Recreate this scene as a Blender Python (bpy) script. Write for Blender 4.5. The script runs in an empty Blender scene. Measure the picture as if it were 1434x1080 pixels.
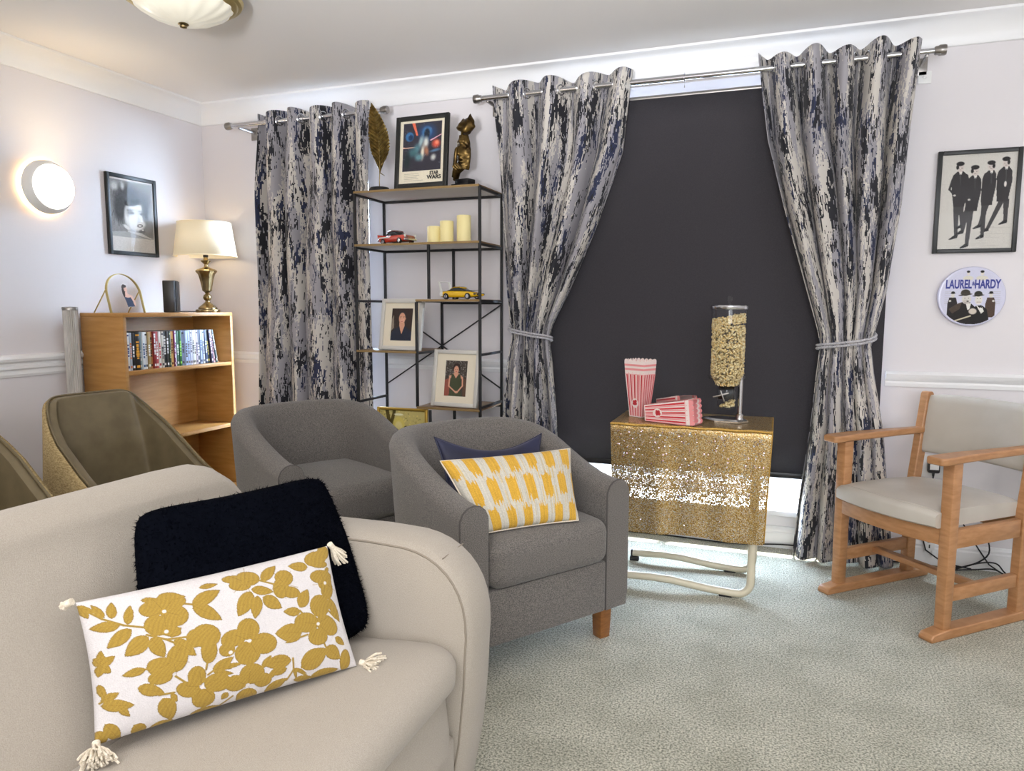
import bpy, bmesh, math, random
import numpy as np
from mathutils import Vector, Matrix, noise
random.seed(7); rng = np.random.default_rng(7)
sc = bpy.context.scene
C = sc.collection
PI = math.pi

def lin(c):
    c = c / 255.0
    return c / 12.92 if c <= 0.04045 else ((c + 0.055) / 1.055) ** 2.4
def S(r, g, b): return (lin(r), lin(g), lin(b), 1.0)

# ------------------------------------------------------------------ camera
cam = bpy.data.cameras.new('camera'); cam_o = bpy.data.objects.new('camera', cam); C.objects.link(cam_o)
cam.sensor_fit = 'HORIZONTAL'; cam.sensor_width = 36.0; cam.lens = 1005.0 / 1434.0 * 36.0
cam.clip_start = 0.02
cam_o.matrix_world = Matrix(((0.93816, -0.04017, 0.34386, 0.0),
                             (0.34619, 0.10208, -0.93260, 0.0),
                             (0.00236, 0.99397, 0.10967, 1.13),
                             (0, 0, 0, 1)))
sc.camera = cam_o

# ------------------------------------------------------------------ daylight outside, added fill lights, exposure
w = bpy.data.worlds.new('overcast_day'); sc.world = w; w.use_nodes = True
bgn = w.node_tree.nodes['Background']
bgn.inputs[0].default_value = (0.62, 0.78, 1.0, 1); bgn.inputs[1].default_value = 28.0

def area(name, loc, rot, size, energy, col, size_y=None):
    l = bpy.data.lights.new(name, 'AREA'); l.energy = energy; l.color = col
    l.size = size
    if size_y: l.shape = 'RECTANGLE'; l.size_y = size_y
    o = bpy.data.objects.new(name, l); o.location = loc; o.rotation_euler = rot; C.objects.link(o); return o
sun = bpy.data.lights.new('sun', 'SUN'); sun.energy = 25; sun.angle = math.radians(2); sun.color = (1.0, 0.97, 0.92)
o = bpy.data.objects.new('sun', sun); o.rotation_euler = (math.radians(-14), math.radians(5), 0); C.objects.link(o)
# soft point fills added out of view to brighten the room
def fill_point(name, loc, e, col, r=.2):
    l = bpy.data.lights.new(name, 'POINT'); l.energy = e; l.color = col; l.shadow_soft_size = r
    o = bpy.data.objects.new(name, l); o.location = loc; C.objects.link(o)
fill_point('room_fill_right', (1.9, 1.9, 1.85), 13, (0.95, 0.97, 1.0), .25)
fill_point('room_fill', (0.5, -1.6, 1.75), 12, (1.0, 0.95, 0.90), .3)
fill_point('room_fill_left', (-2.2, -0.9, 1.75), 12, (1.0, 0.86, 0.66), .3)
# unseen spot added behind the camera, aimed up to brighten the ceiling
l = bpy.data.lights.new('ceiling_fill_spot', 'SPOT'); l.energy = 1000; l.color = (0.97, 0.97, 1.0); l.spot_size = math.radians(68); l.spot_blend = 1; l.shadow_soft_size = 0.25
o = bpy.data.objects.new('ceiling_fill_spot', l); o.location = (0.0, -2.1, 0.9); C.objects.link(o)
o.rotation_euler = (Vector((-0.8, 1.2, 3.5)) - Vector((0.0, -2.1, 0.9))).to_track_quat('-Z', 'Y').to_euler()
# cool area fill added behind the camera; that wall has no window
area('rear_fill_area', (1.0, -2.4, 1.45), (math.radians(100), 0, 0), 2.2, 46, (0.86, 0.92, 1.0), 1.5)
sc.view_settings.view_transform = 'Standard'; sc.view_settings.look = 'None'
sc.view_settings.gamma = 1; sc.view_settings.use_curve_mapping = False
sc.view_settings.exposure = 0.64
try:
    sc.cycles.use_denoising = True; sc.cycles.max_bounces = 10; sc.cycles.transparent_max_bounces = 16
    sc.cycles.caustics_reflective = False; sc.cycles.caustics_refractive = False; sc.cycles.sample_clamp_indirect = 6
except Exception: pass

# ------------------------------------------------------------------ materials
M = {}
def mat(name, col=(0.8, 0.8, 0.8, 1), rough=0.6, metal=0.0, noise_amt=0.0, noise_scale=20, bump=0.0, bump_scale=200, coat=0.0,
        sheen=0.0, col2=None, stretch=None, emis=None, emis_s=0, spec=0.5, attr=None, bump_dist=0.002, detail=3):
    m = bpy.data.materials.new(name); m.use_nodes = True; nt = m.node_tree; n = nt.nodes; L = nt.links
    b = n['Principled BSDF']
    b.inputs['Base Color'].default_value = col; b.inputs['Roughness'].default_value = rough; b.inputs['Metallic'].default_value = metal
    b.inputs['Coat Weight'].default_value = coat; b.inputs['Sheen Weight'].default_value = sheen
    b.inputs['Specular IOR Level'].default_value = spec
    tc = n.new('ShaderNodeTexCoord'); src = tc.outputs['Object']
    if stretch:
        mp = n.new('ShaderNodeMapping'); mp.inputs['Scale'].default_value = stretch; L.new(src, mp.inputs[0]); src = mp.outputs[0]
    if attr:
        a = n.new('ShaderNodeVertexColor'); a.layer_name = attr; L.new(a.outputs[0], b.inputs['Base Color'])
    elif noise_amt or col2:
        t = n.new('ShaderNodeTexNoise'); t.inputs['Scale'].default_value = noise_scale; t.inputs['Detail'].default_value = detail; L.new(src, t.inputs[0])
        r = n.new('ShaderNodeValToRGB'); L.new(t.outputs[0], r.inputs[0])
        c2 = col2 or tuple(max(0, x * (1 - noise_amt)) for x in col[:3]) + (1,)
        r.color_ramp.elements[0].position = 0.35; r.color_ramp.elements[0].color = c2
        r.color_ramp.elements[1].position = 0.65; r.color_ramp.elements[1].color = col
        L.new(r.outputs[0], b.inputs['Base Color'])
    if bump:
        t = n.new('ShaderNodeTexNoise'); t.inputs['Scale'].default_value = bump_scale; t.inputs['Detail'].default_value = 2; L.new(src, t.inputs[0])
        bp = n.new('ShaderNodeBump'); bp.inputs['Strength'].default_value = bump; bp.inputs['Distance'].default_value = bump_dist
        L.new(t.outputs[0], bp.inputs['Height']); L.new(bp.outputs[0], b.inputs['Normal'])
    if emis:
        b.inputs['Emission Color'].default_value = emis; b.inputs['Emission Strength'].default_value = emis_s
    M[name] = m
    return m

mat('wall_paint', S(226, 222, 224), 0.7, bump=0.08, bump_scale=60)
mat('ceiling_paint', S(242, 239, 237), 0.8)
mat('trim_paint', S(238, 238, 238), 0.35)
mat('gloss_white', S(240, 240, 240), 0.3)
mat('pale_wood', S(186, 138, 78), 0.42, col2=S(170, 122, 62), noise_scale=6, stretch=(1, 1, 8), bump=0.05)
mat('chair_wood', S(184, 136, 94), 0.38, col2=S(166, 118, 76), noise_scale=9, stretch=(2, 2, 8))
mat('leg_wood', S(150, 98, 48), 0.4, col2=S(128, 80, 36), noise_scale=9, stretch=(3, 3, 12))
mat('sofa_cream', S(172, 163, 150), 0.9, col2=S(160, 151, 138), noise_scale=520, bump=0.4, bump_scale=620, sheen=0.2)
mat('grey_weave', S(130, 124, 117), 0.95, col2=S(78, 75, 73), noise_scale=330, bump=0.6, bump_scale=480, sheen=0.2, stretch=(1, 1, 1.5))
mat('grey_piping', S(86, 82, 80), 0.95)
mat('olive_leather', S(120, 108, 82), 0.36, col2=S(106, 94, 70), noise_scale=12, bump=0.15, bump_scale=300)
mat('gold_tweed', S(190, 168, 122), 0.8, col2=S(140, 118, 76), noise_scale=90, bump=0.6, bump_scale=160, stretch=(1, 1, 3))
mat('cream_vinyl', S(196, 190, 180), 0.38, col2=S(184, 177, 166), noise_scale=5, bump=0.08, bump_scale=300)
mat('blind_cloth', S(56, 53, 58), 0.85, col2=S(49, 47, 52), noise_scale=300)
mat('chrome', S(205, 205, 208), 0.18, 1.0)
mat('satin_steel', S(150, 146, 142), 0.35, 1.0)
mat('antique_brass', S(168, 150, 112), 0.28, 1.0, col2=S(120, 104, 72), noise_scale=14)
mat('brass_pale', S(206, 186, 124), 0.3, 0.9)
mat('black_metal', S(34, 34, 36), 0.5, 0.2)
mat('shelf_wood', S(128, 100, 68), 0.5, col2=S(104, 80, 54), noise_scale=8, stretch=(6, 1, 1))
mat('shelf_edge', S(150, 124, 82), 0.4, 0.4)
mat('shelf_under', S(196, 190, 184), 0.5)
mat('black_plastic', S(30, 30, 33), 0.5)
mat('black_satin', S(24, 24, 26), 0.35)
mat('white_plastic', S(232, 232, 230), 0.35)
mat('cream_tube', S(216, 208, 184), 0.35)
mat('black_frame', S(26, 28, 28), 0.4)
mat('silver_frame', S(206, 204, 198), 0.4, 0.25)
mat('gold_frame', S(190, 156, 70), 0.35, 0.8)
mat('mount_card', S(232, 222, 200), 0.9)
mat('print', attr='col', rough=0.6, spec=0.25)
mat('cloth_print', attr='col', rough=0.9, bump=0.35, bump_scale=500, sheen=0.1)
mat('navy_velvet', S(34, 38, 72), 0.6, col2=S(22, 25, 50), noise_scale=10, sheen=0.15)
mat('black_fur', S(8, 10, 17), 1.0, spec=0.02)
mat('tassel_yarn', S(236, 226, 208), 0.95, col2=S(214, 202, 180), noise_scale=300)
mat('tie_cord', S(196, 194, 198), 0.7, col2=S(150, 150, 156), noise_scale=200)
mat('lamp_linen', S(244, 232, 204), 0.9, bump=0.2, bump_scale=600, emis=(1.0, 0.84, 0.55, 1), emis_s=0.12)
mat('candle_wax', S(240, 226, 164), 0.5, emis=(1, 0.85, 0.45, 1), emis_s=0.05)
mat('red_paint', S(196, 62, 44), 0.25, coat=1.0)
mat('yellow_paint', S(240, 192, 30), 0.25, coat=1.0)
mat('white_paint', S(236, 236, 230), 0.3, coat=0.6)
mat('car_glass', S(60, 66, 70), 0.1, 0.3)
mat('tyre', S(20, 20, 20), 0.7)
mat('bronze', S(120, 96, 52), 0.32, 0.85, col2=S(56, 42, 22), noise_scale=22)
mat('gold_leaf', S(150, 128, 74), 0.38, 0.75, col2=S(104, 84, 44), noise_scale=40)
mat('popcorn', S(240, 224, 176), 0.85, col2=S(214, 178, 108), noise_scale=110)
mat('carton_white', S(240, 222, 216), 0.6)
mat('carton_red', S(206, 52, 62), 0.55)
mat('carton_pink', S(236, 150, 150), 0.6)
mat('ink_black', S(30, 30, 32), 0.6)
mat('ink_blue', S(44, 52, 140), 0.5)
mat('opal_glass', S(236, 232, 214), 0.3, emis=(1, 0.93, 0.8, 1), emis_s=0.15)
mat('glow_disc', S(255, 250, 240), 0.4, emis=(1, 0.94, 0.84, 1), emis_s=7.0)
mat('paving', S(58, 58, 57), 0.95, col2=S(32, 32, 32), noise_scale=9)
mat('cable_rubber', S(22, 22, 26), 0.6)

def carpet():
    m = mat('carpet', S(150, 148, 132), 1.0, sheen=0.2, spec=0.15)
    nt = m.node_tree; n = nt.nodes; L = nt.links; b = n['Principled BSDF']; tc = n.new('ShaderNodeTexCoord')
    a = n.new('ShaderNodeTexNoise'); a.inputs['Scale'].default_value = 170; a.inputs['Detail'].default_value = 8; a.inputs['Roughness'].default_value = .75; L.new(tc.outputs['Object'], a.inputs[0])
    c = n.new('ShaderNodeTexNoise'); c.inputs['Scale'].default_value = 5; c.inputs['Detail'].default_value = 4; L.new(tc.outputs['Object'], c.inputs[0])
    r = n.new('ShaderNodeValToRGB'); L.new(a.outputs[0], r.inputs[0])
    r.color_ramp.elements[0].position = 0.40; r.color_ramp.elements[0].color = S(98, 100, 86)
    r.color_ramp.elements[1].position = 0.58; r.color_ramp.elements[1].color = S(218, 215, 196)
    r2 = n.new('ShaderNodeValToRGB'); L.new(c.outputs[0], r2.inputs[0])
    r2.color_ramp.elements[0].position = 0.35; r2.color_ramp.elements[0].color = (0.80, 0.80, 0.78, 1)
    r2.color_ramp.elements[1].position = 0.6; r2.color_ramp.elements[1].color = (1, 1, 1, 1)
    mx = n.new('ShaderNodeMix'); mx.data_type = 'RGBA'; mx.blend_type = 'MULTIPLY'; mx.inputs['Factor'].default_value = 1
    L.new(r.outputs[0], mx.inputs['A']); L.new(r2.outputs[0], mx.inputs['B']); L.new(mx.outputs['Result'], b.inputs['Base Color'])
    bp = n.new('ShaderNodeBump'); bp.inputs['Strength'].default_value = 0.8; bp.inputs['Distance'].default_value = 0.004
    L.new(a.outputs[0], bp.inputs['Height']); L.new(bp.outputs[0], b.inputs['Normal'])
carpet()

def curtain_cloth():
    m = mat('curtain_cloth', rough=0.75, sheen=0.15); nt = m.node_tree; n = nt.nodes; L = nt.links; b = n['Principled BSDF']
    uv = n.new('ShaderNodeUVMap'); uv.uv_map = 'UVMap'
    sn = n.new('ShaderNodeVectorMath'); sn.operation = 'SNAP'; sn.inputs[1].default_value = (0.0035, 0.006, 1); L.new(uv.outputs[0], sn.inputs[0])
    def nz(sx, sy, off, det=2, w=None):
        mp = n.new('ShaderNodeMapping'); mp.inputs['Scale'].default_value = (sx, sy, 1); mp.inputs['Location'].default_value = (off, off * 1.7, off)
        L.new(sn.outputs[0], mp.inputs[0]); t = n.new('ShaderNodeTexNoise'); t.inputs['Scale'].default_value = 1; t.inputs['Detail'].default_value = det
        L.new(mp.outputs[0], t.inputs[0]); return t.outputs[0]
    def mth(op, a, bb):
        x = n.new('ShaderNodeMath'); x.operation = op
        for k, v in enumerate((a, bb)):
            if isinstance(v, (int, float)): x.inputs[k].default_value = v
            else: L.new(v, x.inputs[k])
        return x.outputs[0]
    fine = nz(170, 24, 3.1, 3)
    big = nz(24, 4.2, 0, 1); big2 = nz(26, 4.4, 7.7, 1); tone = nz(20, 2.8, 13.3, 2); tone2 = nz(200, 50, 20, 2)
    fm = mth('MULTIPLY', mth('SUBTRACT', fine, 0.5), 0.85)
    k1 = mth('GREATER_THAN', mth('ADD', big, fm), 0.575)
    k2 = mth('GREATER_THAN', mth('ADD', big2, fm), 0.625)
    k3 = mth('GREATER_THAN', mth('ADD', tone, mth('MULTIPLY', mth('SUBTRACT', tone2, 0.5), 0.35)), 0.51)
    def mix(f, a, bb):
        x = n.new('ShaderNodeMix'); x.data_type = 'RGBA'; L.new(f, x.inputs['Factor'])
        for k, v in (('A', a), ('B', bb)):
            if isinstance(v, tuple): x.inputs[k].default_value = v
            else: L.new(v, x.inputs[k])
        return x.outputs['Result']
    basec = mix(k3, S(202, 196, 188), S(156, 153, 158))
    c1 = mix(k2, basec, S(34, 42, 72)); c2 = mix(k1, c1, S(22, 23, 32))
    L.new(c2, b.inputs['Base Color'])
    bp = n.new('ShaderNodeBump'); bp.inputs['Strength'].default_value = 0.3; bp.inputs['Distance'].default_value = 0.001
    L.new(fine, bp.inputs['Height']); L.new(bp.outputs[0], b.inputs['Normal'])
curtain_cloth()

def gold_mesh():
    m = mat('gold_sequin_mesh', rough=0.3, metal=0.75); nt = m.node_tree; n = nt.nodes; L = nt.links; b = n['Principled BSDF']
    tc = n.new('ShaderNodeTexCoord')
    v = n.new('ShaderNodeTexVoronoi'); v.inputs['Scale'].default_value = 520; L.new(tc.outputs['Object'], v.inputs[0])
    sep = n.new('ShaderNodeSeparateColor'); L.new(v.outputs['Color'], sep.inputs[0])
    r = n.new('ShaderNodeValToRGB'); L.new(sep.outputs[0], r.inputs[0]); r.color_ramp.interpolation = 'CONSTANT'
    e = r.color_ramp.elements; e[0].position = 0; e[0].color = S(158, 118, 60); e[1].position = 0.35; e[1].color = S(200, 164, 92)
    for p, c in ((0.6, S(226, 198, 140)), (0.86, S(244, 230, 200)), (0.965, S(206, 236, 244))):
        x = e.new(p); x.color = c
    L.new(r.outputs[0], b.inputs['Base Color'])
    bp = n.new('ShaderNodeBump'); bp.inputs['Strength'].default_value = 0.9; bp.inputs['Distance'].default_value = 0.004
    L.new(sep.outputs[1], bp.inputs['Height']); L.new(bp.outputs[0], b.inputs['Normal'])
    g = n.new('ShaderNodeMath'); g.operation = 'LESS_THAN'; g.inputs[1].default_value = 0.92; L.new(sep.outputs[2], g.inputs[0])
    L.new(g.outputs[0], b.inputs['Alpha'])
gold_mesh()

def glass(name, tint=(1, 1, 1, 1), ior=1.45, refl=1.0):
    m = bpy.data.materials.new(name); m.use_nodes = True; nt = m.node_tree; n = nt.nodes; L = nt.links
    n.remove(n['Principled BSDF']); out = n['Material Output']
    tr = n.new('ShaderNodeBsdfTransparent'); tr.inputs[0].default_value = tint
    gl = n.new('ShaderNodeBsdfGlossy'); gl.inputs['Roughness'].default_value = 0.03
    fr = n.new('ShaderNodeFresnel'); fr.inputs[0].default_value = ior
    geo = n.new('ShaderNodeNewGeometry'); inv = n.new('ShaderNodeMath'); inv.operation = 'SUBTRACT'; inv.inputs[0].default_value = 1; L.new(geo.outputs['Backfacing'], inv.inputs[1])
    fm = n.new('ShaderNodeMath'); fm.operation = 'MULTIPLY'; L.new(fr.outputs[0], fm.inputs[0]); L.new(inv.outputs[0], fm.inputs[1])
    mx = n.new('ShaderNodeMixShader'); L.new(fm.outputs[0], mx.inputs[0]); L.new(tr.outputs[0], mx.inputs[1]); L.new(gl.outputs[0], mx.inputs[2])
    L.new(mx.outputs[0], out.inputs[0]); M[name] = m
glass('clear_glass'); glass('picture_glass', (1, 1, 1, 1), 1.16); glass('acrylic', (0.93, 0.95, 0.97, 1), 1.5); glass('ribbed_acrylic', (0.80, 0.80, 0.80, 1), 1.9)

# ------------------------------------------------------------------ mesh helpers
class MB:
    def __init__(s): s.v = []; s.f = []; s.m = []; s.uv = None
    def add(s, v, f, m=0):
        o = len(s.v); s.v += [tuple(p) for p in v]; s.f += [tuple(i + o for i in q) for q in f]; s.m += [m] * len(f); return s
    def box(s, c, d, rz=0, bev=0.0, m=0, rot=None, taper=None):
        bm = bmesh.new(); bmesh.ops.create_cube(bm, size=1)
        for v in bm.verts:
            if taper and v.co.z < 0: v.co.x *= taper; v.co.y *= taper
            v.co = Vector((v.co.x * d[0], v.co.y * d[1], v.co.z * d[2]))
        if bev: bmesh.ops.bevel(bm, geom=bm.edges[:], offset=bev, segments=2, profile=0.5, affect='EDGES')
        R = (rot if rot is not None else Matrix.Rotation(rz, 3, 'Z'))
        vs = [R @ v.co + Vector(c) for v in bm.verts]; bm.verts.index_update()
        s.add(vs, [[v.index for v in f.verts] for f in bm.faces], m); bm.free(); return s
    def beam(s, a, b, wd, ht, bev=0.003, m=0, up=(0, 0, 1)):
        a = Vector(a); b = Vector(b); z = (b - a); ln = z.length; z.normalize(); u = Vector(up)
        if abs(z.dot(u)) > 0.98: u = Vector((1, 0, 0))
        x = u.cross(z).normalized(); y = z.cross(x)
        R = Matrix((x, y, z)).transposed()
        return s.box((a + b) / 2, (wd, ht, ln), bev=bev, m=m, rot=R)
    def tube(s, pts, r, seg=8, m=0, closed=False, cap=True):
        pts = [Vector(p) for p in pts]; n = len(pts); rr = r if hasattr(r, '__len__') else [r] * n
        V = []; F = []; prev = None
        for i, p in enumerate(pts):
            if closed: t = pts[(i + 1) % n] - pts[i - 1]
            else: t = pts[min(i + 1, n - 1)] - pts[max(i - 1, 0)]
            if t.length < 1e-9: t = Vector((0, 0, 1))
            t.normalize()
            if prev is None:
                a = Vector((0, 0, 1)) if abs(t.z) < 0.9 else Vector((1, 0, 0)); x = a.cross(t).normalized()
            else: x = (prev - t * prev.dot(t)).normalized()
            prev = x; y = t.cross(x)
            for k in range(seg):
                an = 2 * PI * k / seg; V.append(p + (x * math.cos(an) + y * math.sin(an)) * rr[i])
        for i in range(n if closed else n - 1):
            j = (i + 1) % n
            for k in range(seg):
                k2 = (k + 1) % seg; F.append((i * seg + k, i * seg + k2, j * seg + k2, j * seg + k))
        if cap and not closed:
            F.append(tuple(range(seg))[::-1]); F.append(tuple((n - 1) * seg + k for k in range(seg)))
        return s.add(V, F, m)
    def lathe(s, prof, c=(0, 0, 0), seg=28, m=0, flute=0, nf=16, axis='z'):
        V = []; F = []
        for (r, z) in prof:
            for k in range(seg):
                a = 2 * PI * k / seg; q = r * (1 + flute * math.cos(nf * a))
                p = (q * math.cos(a), q * math.sin(a), z)
                if axis == 'x': p = (z, q * math.cos(a), q * math.sin(a))
                if axis == 'y': p = (q * math.cos(a), -z, q * math.sin(a))
                V.append((p[0] + c[0], p[1] + c[1], p[2] + c[2]))
        for i in range(len(prof) - 1):
            for k in range(seg):
                k2 = (k + 1) % seg; F.append((i * seg + k, i * seg + k2, (i + 1) * seg + k2, (i + 1) * seg + k))
        if prof[0][0] > 1e-5: F.append(tuple(range(seg))[::-1])
        if prof[-1][0] > 1e-5: F.append(tuple((len(prof) - 1) * seg + k for k in range(seg)))
        return s.add(V, F, m)
    def grid(s, P, m=0, closed_u=False):
        nu = len(P); nv = len(P[0]); V = [q for row in P for q in row]; F = []
        for i in range(nu if closed_u else nu - 1):
            for j in range(nv - 1):
                i2 = (i + 1) % nu; F.append((i * nv + j, i2 * nv + j, i2 * nv + j + 1, i * nv + j + 1))
        return s.add(V, F, m)
    def prism(s, pts, a, b, plane='xy', m=0):
        n = len(pts)
        def q(p, t):
            return {'xy': (p[0], p[1], t), 'xz': (p[0], t, p[1]), 'yz': (t, p[0], p[1])}[plane]
        V = [q(p, a) for p in pts] + [q(p, b) for p in pts]
        F = [tuple(range(n))[::-1], tuple(range(n, 2 * n))] + [(i, (i + 1) % n, n + (i + 1) % n, n + i) for i in range(n)]
        return s.add(V, F, m)
    def build(s, name, mats, parent=None, smooth=40, bev=0, sub=0, mw=None):
        me = bpy.data.meshes.new(name); me.from_pydata(s.v, [], s.f)
        for mm in (mats if isinstance(mats, (list, tuple)) else [mats]): me.materials.append(M[mm])
        if len(set(s.m)) > 1: me.polygons.foreach_set('material_index', s.m)
        me.validate(); 
        bm = bmesh.new(); bm.from_mesh(me); bmesh.ops.recalc_face_normals(bm, faces=bm.faces[:]); bm.to_mesh(me); bm.free()
        if smooth: me.shade_smooth(); me.set_sharp_from_angle(angle=math.radians(smooth))
        me.update()
        o = bpy.data.objects.new(name, me); C.objects.link(o)
        if parent: o.parent = parent
        if sub: md = o.modifiers.new('sub', 'SUBSURF'); md.levels = sub; md.render_levels = sub
        return o

def thing(name, label, cat, loc=(0, 0, 0), rz=0, group=None):
    o = bpy.data.objects.new(name, None); C.objects.link(o); o.location = loc; o.rotation_euler = (0, 0, rz)
    o.empty_display_size = 0.05
    o['label'] = label; o['category'] = cat
    if group: o['group'] = group
    return o
def struct(name, mb, mats, smooth=40, parent=None):
    o = mb.build(name, mats, parent, smooth)
    if parent is None: o['kind'] = 'structure'
    return o
def smoothstep(t): t = max(0.0, min(1.0, t)); return t * t * (3 - 2 * t)
def lerp(a, b, t): return a + (b - a) * t
def interp(x, xs, ys): return float(np.interp(x, xs, ys))
def label(o, t): o['label'] = t; return o

# painter: a small raster turned into colours on a fine grid of a flat print
class Paint:
    def __init__(s, W, H, bg): 
        s.W, s.H = W, H; s.a = np.zeros((H, W, 3)); s.a[:] = np.array(bg, float)
        s.X, s.Y = np.meshgrid((np.arange(W) + .5) / W, (np.arange(H) + .5) / H); s.asp = H / W
    def blend(s, mk, col): mk = np.clip(mk, 0, 1)[..., None]; s.a = s.a * (1 - mk) + np.array(col, float) * mk; return s
    def ell(s, cx, cy, rx, ry, col, rot=0, soft=0.15, al=1):
        x = s.X - cx; y = (s.Y - cy) * s.asp; c, t = math.cos(rot), math.sin(rot); ry = ry * s.asp
        d = np.sqrt(((x * c + y * t) / rx) ** 2 + ((-x * t + y * c) / ry) ** 2); return s.blend((1 - d) / soft * al if al == 1 else np.clip((1 - d) / soft, 0, 1) * al, col)
    def poly(s, pts, col, al=1):
        ins = np.zeros(s.X.shape, bool); n = len(pts)
        for i in range(n):
            x1, y1 = pts[i]; x2, y2 = pts[(i + 1) % n]
            if y1 == y2: continue
            c = ((y1 > s.Y) != (y2 > s.Y)) & (s.X < (x2 - x1) * (s.Y - y1) / (y2 - y1) + x1); ins ^= c
        return s.blend(ins * float(al), col)
    def line(s, x1, y1, x2, y2, wd, col, al=1):
        dx, dy = x2 - x1, (y2 - y1) * s.asp; L2 = dx * dx + dy * dy + 1e-12
        t = np.clip(((s.X - x1) * dx + (s.Y - y1) * s.asp * dy) / L2, 0, 1)
        d = np.hypot(s.X - x1 - t * dx, (s.Y - y1) * s.asp - t * dy); return s.blend(np.clip((wd - d) / (wd * .4), 0, 1) * al, col)
    def speck(s, k=6): s.a = np.clip(s.a + rng.normal(0, k, s.a.shape[:2])[..., None], 0, 255); return s

def to_lin(a):
    a = np.asarray(a) / 255.0
    return np.where(a <= 0.04045, a / 12.92, ((a + 0.055) / 1.055) ** 2.4)
def set_cols(me, rgb):
    ca = me.color_attributes.new('col', 'FLOAT_COLOR', 'POINT'); n = len(me.vertices)
    buf = np.ones((n, 4), np.float32); buf[:, :3] = rgb; ca.data.foreach_set('color', buf.ravel())
def print_mesh(name, p, w, h, parent, z0=0.0, y=0.0, mask=None, matn='print'):
    """flat print of width w and height h, local plane xz facing -y, bottom at z0"""
    W, H = p.W, p.H
    xs = (np.arange(W) / (W - 1) - .5) * w; zs = z0 + h - np.arange(H) / (H - 1) * h
    X, Z = np.meshgrid(xs, zs); V = np.stack([X, np.full_like(X, y), Z], -1).reshape(-1, 3)
    i = np.arange(W * H).reshape(H, W); q = np.stack([i[:-1, :-1], i[1:, :-1], i[1:, 1:], i[:-1, 1:]], -1)
    if mask is not None: q = q[mask[:-1, :-1]]
    q = q.reshape(-1, 4)
    me = bpy.data.meshes.new(name); me.from_pydata(V.tolist(), [], q.tolist()); set_cols(me, to_lin(p.a.reshape(-1, 3)))
    me.materials.append(M[matn]); o = bpy.data.objects.new(name, me); C.objects.link(o); o.parent = parent; return o

def frame_rect(mb, w, h, b, d, z0=0, m=0, bev=0.002):
    """picture frame bars, front at y=-d, back at 0, with mitred look"""
    mb.box((-w / 2 + b / 2, -d / 2, z0 + h / 2), (b, d, h), bev=bev, m=m); mb.box((w / 2 - b / 2, -d / 2, z0 + h / 2), (b, d, h), bev=bev, m=m)
    mb.box((0, -d / 2, z0 + h - b / 2), (w - 2 * b, d, b), bev=bev, m=m); mb.box((0, -d / 2, z0 + b / 2), (w - 2 * b, d, b), bev=bev, m=m); return mb
def picture(name, lab, w, h, b, d, fm, p, loc, rot, cat='picture', card=None, group=None, glass_=True, printbox=None):
    t = thing(name, lab, cat, loc, 0, group); t.rotation_euler = rot
    frame_rect(MB(), w, h, b, d).build('frame', fm, t)
    MB().box((0, -0.002, h / 2), (w - b, 0.003, h - b)).build('backing_board', 'black_plastic', t)
    if card:
        # mount card with an opening
        pw, ph = printbox; mb = MB(); iw, ih = w - 2 * b, h - 2 * b; sx = (iw - pw) / 2; sz = (ih - ph) / 2
        yc = -d * .55
        mb.box((-(pw + sx) / 2, yc, h / 2), (sx, 0.0015, ih)); mb.box(((pw + sx) / 2, yc, h / 2), (sx, 0.0015, ih))
        mb.box((0, yc, b + sz / 2), (pw, 0.0015, sz)); mb.box((0, yc, h - b - sz / 2), (pw, 0.0015, sz)); mb.build('mount_card', card, t)
        print_mesh('photo_print', p, pw, ph, t, h / 2 - ph / 2, -d * .5)
    else: print_mesh('photo_print', p, w - 2 * b, h - 2 * b, t, b, -d * .5)
    if glass_: MB().box((0, -d * .8, h / 2), (w - 2 * b, 0.001, h - 2 * b)).build('glass_pane', 'picture_glass', t)
    return t
def text(name, s, size, matn, parent, loc, rot=(PI / 2, 0, 0), sx=1.0, bold=0.0, align='CENTER', shear=0, ex=0.0003):
    cu = bpy.data.curves.new(name, 'FONT'); cu.body = s; cu.size = size; cu.align_x = align; cu.offset = bold; cu.extrude = ex; cu.shear = shear
    cu.materials.append(M[matn]); o = bpy.data.objects.new(name, cu); C.objects.link(o); o.parent = parent
    o.location = loc; o.rotation_euler = rot; o.scale = (sx, 1, 1)
    me = bpy.data.meshes.new_from_object(o); bpy.data.objects.remove(o); o = bpy.data.objects.new(name, me); C.objects.link(o); o.parent = parent
    o.location = loc; o.rotation_euler = rot; o.scale = (sx, 1, 1); return o
# ------------------------------------------------------------------ room shell
XL, XR, YB, YF, ZC = -3.293, 2.6, 3.531, -2.6, 2.303
TH = 0.26
o = struct('floor', MB().box(((XL + XR) / 2, (YF + YB) / 2, -0.05), (XR - XL + .4, YB - YF + .4, 0.1)), 'carpet', 0)
struct('ceiling', MB().box(((XL + XR) / 2, (YF + YB) / 2, ZC + 0.05), (XR - XL + .4, YB - YF + .4, 0.1)), 'ceiling_paint', 0)
struct('wall_left', MB().box((XL - .1, (YF + YB) / 2, ZC / 2), (0.2, YB - YF + .4, ZC)), 'wall_paint', 0)
struct('wall_right', MB().box((XR + .1, (YF + YB) / 2, ZC / 2), (0.2, YB - YF + .4, ZC)), 'wall_paint', 0)
struct('wall_front', MB().box(((XL + XR) / 2, YF - .1, ZC / 2), (XR - XL, 0.2, ZC)), 'wall_paint', 0)
W1 = (-2.865, -2.15, 0.30, 2.16); W2 = (-1.13, 0.405, 0.19, 2.165)
mb = MB(); y = YB + TH / 2
def wb(x0, x1, z0, z1): mb.box(((x0 + x1) / 2, y, (z0 + z1) / 2), (x1 - x0, TH, z1 - z0))
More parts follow.
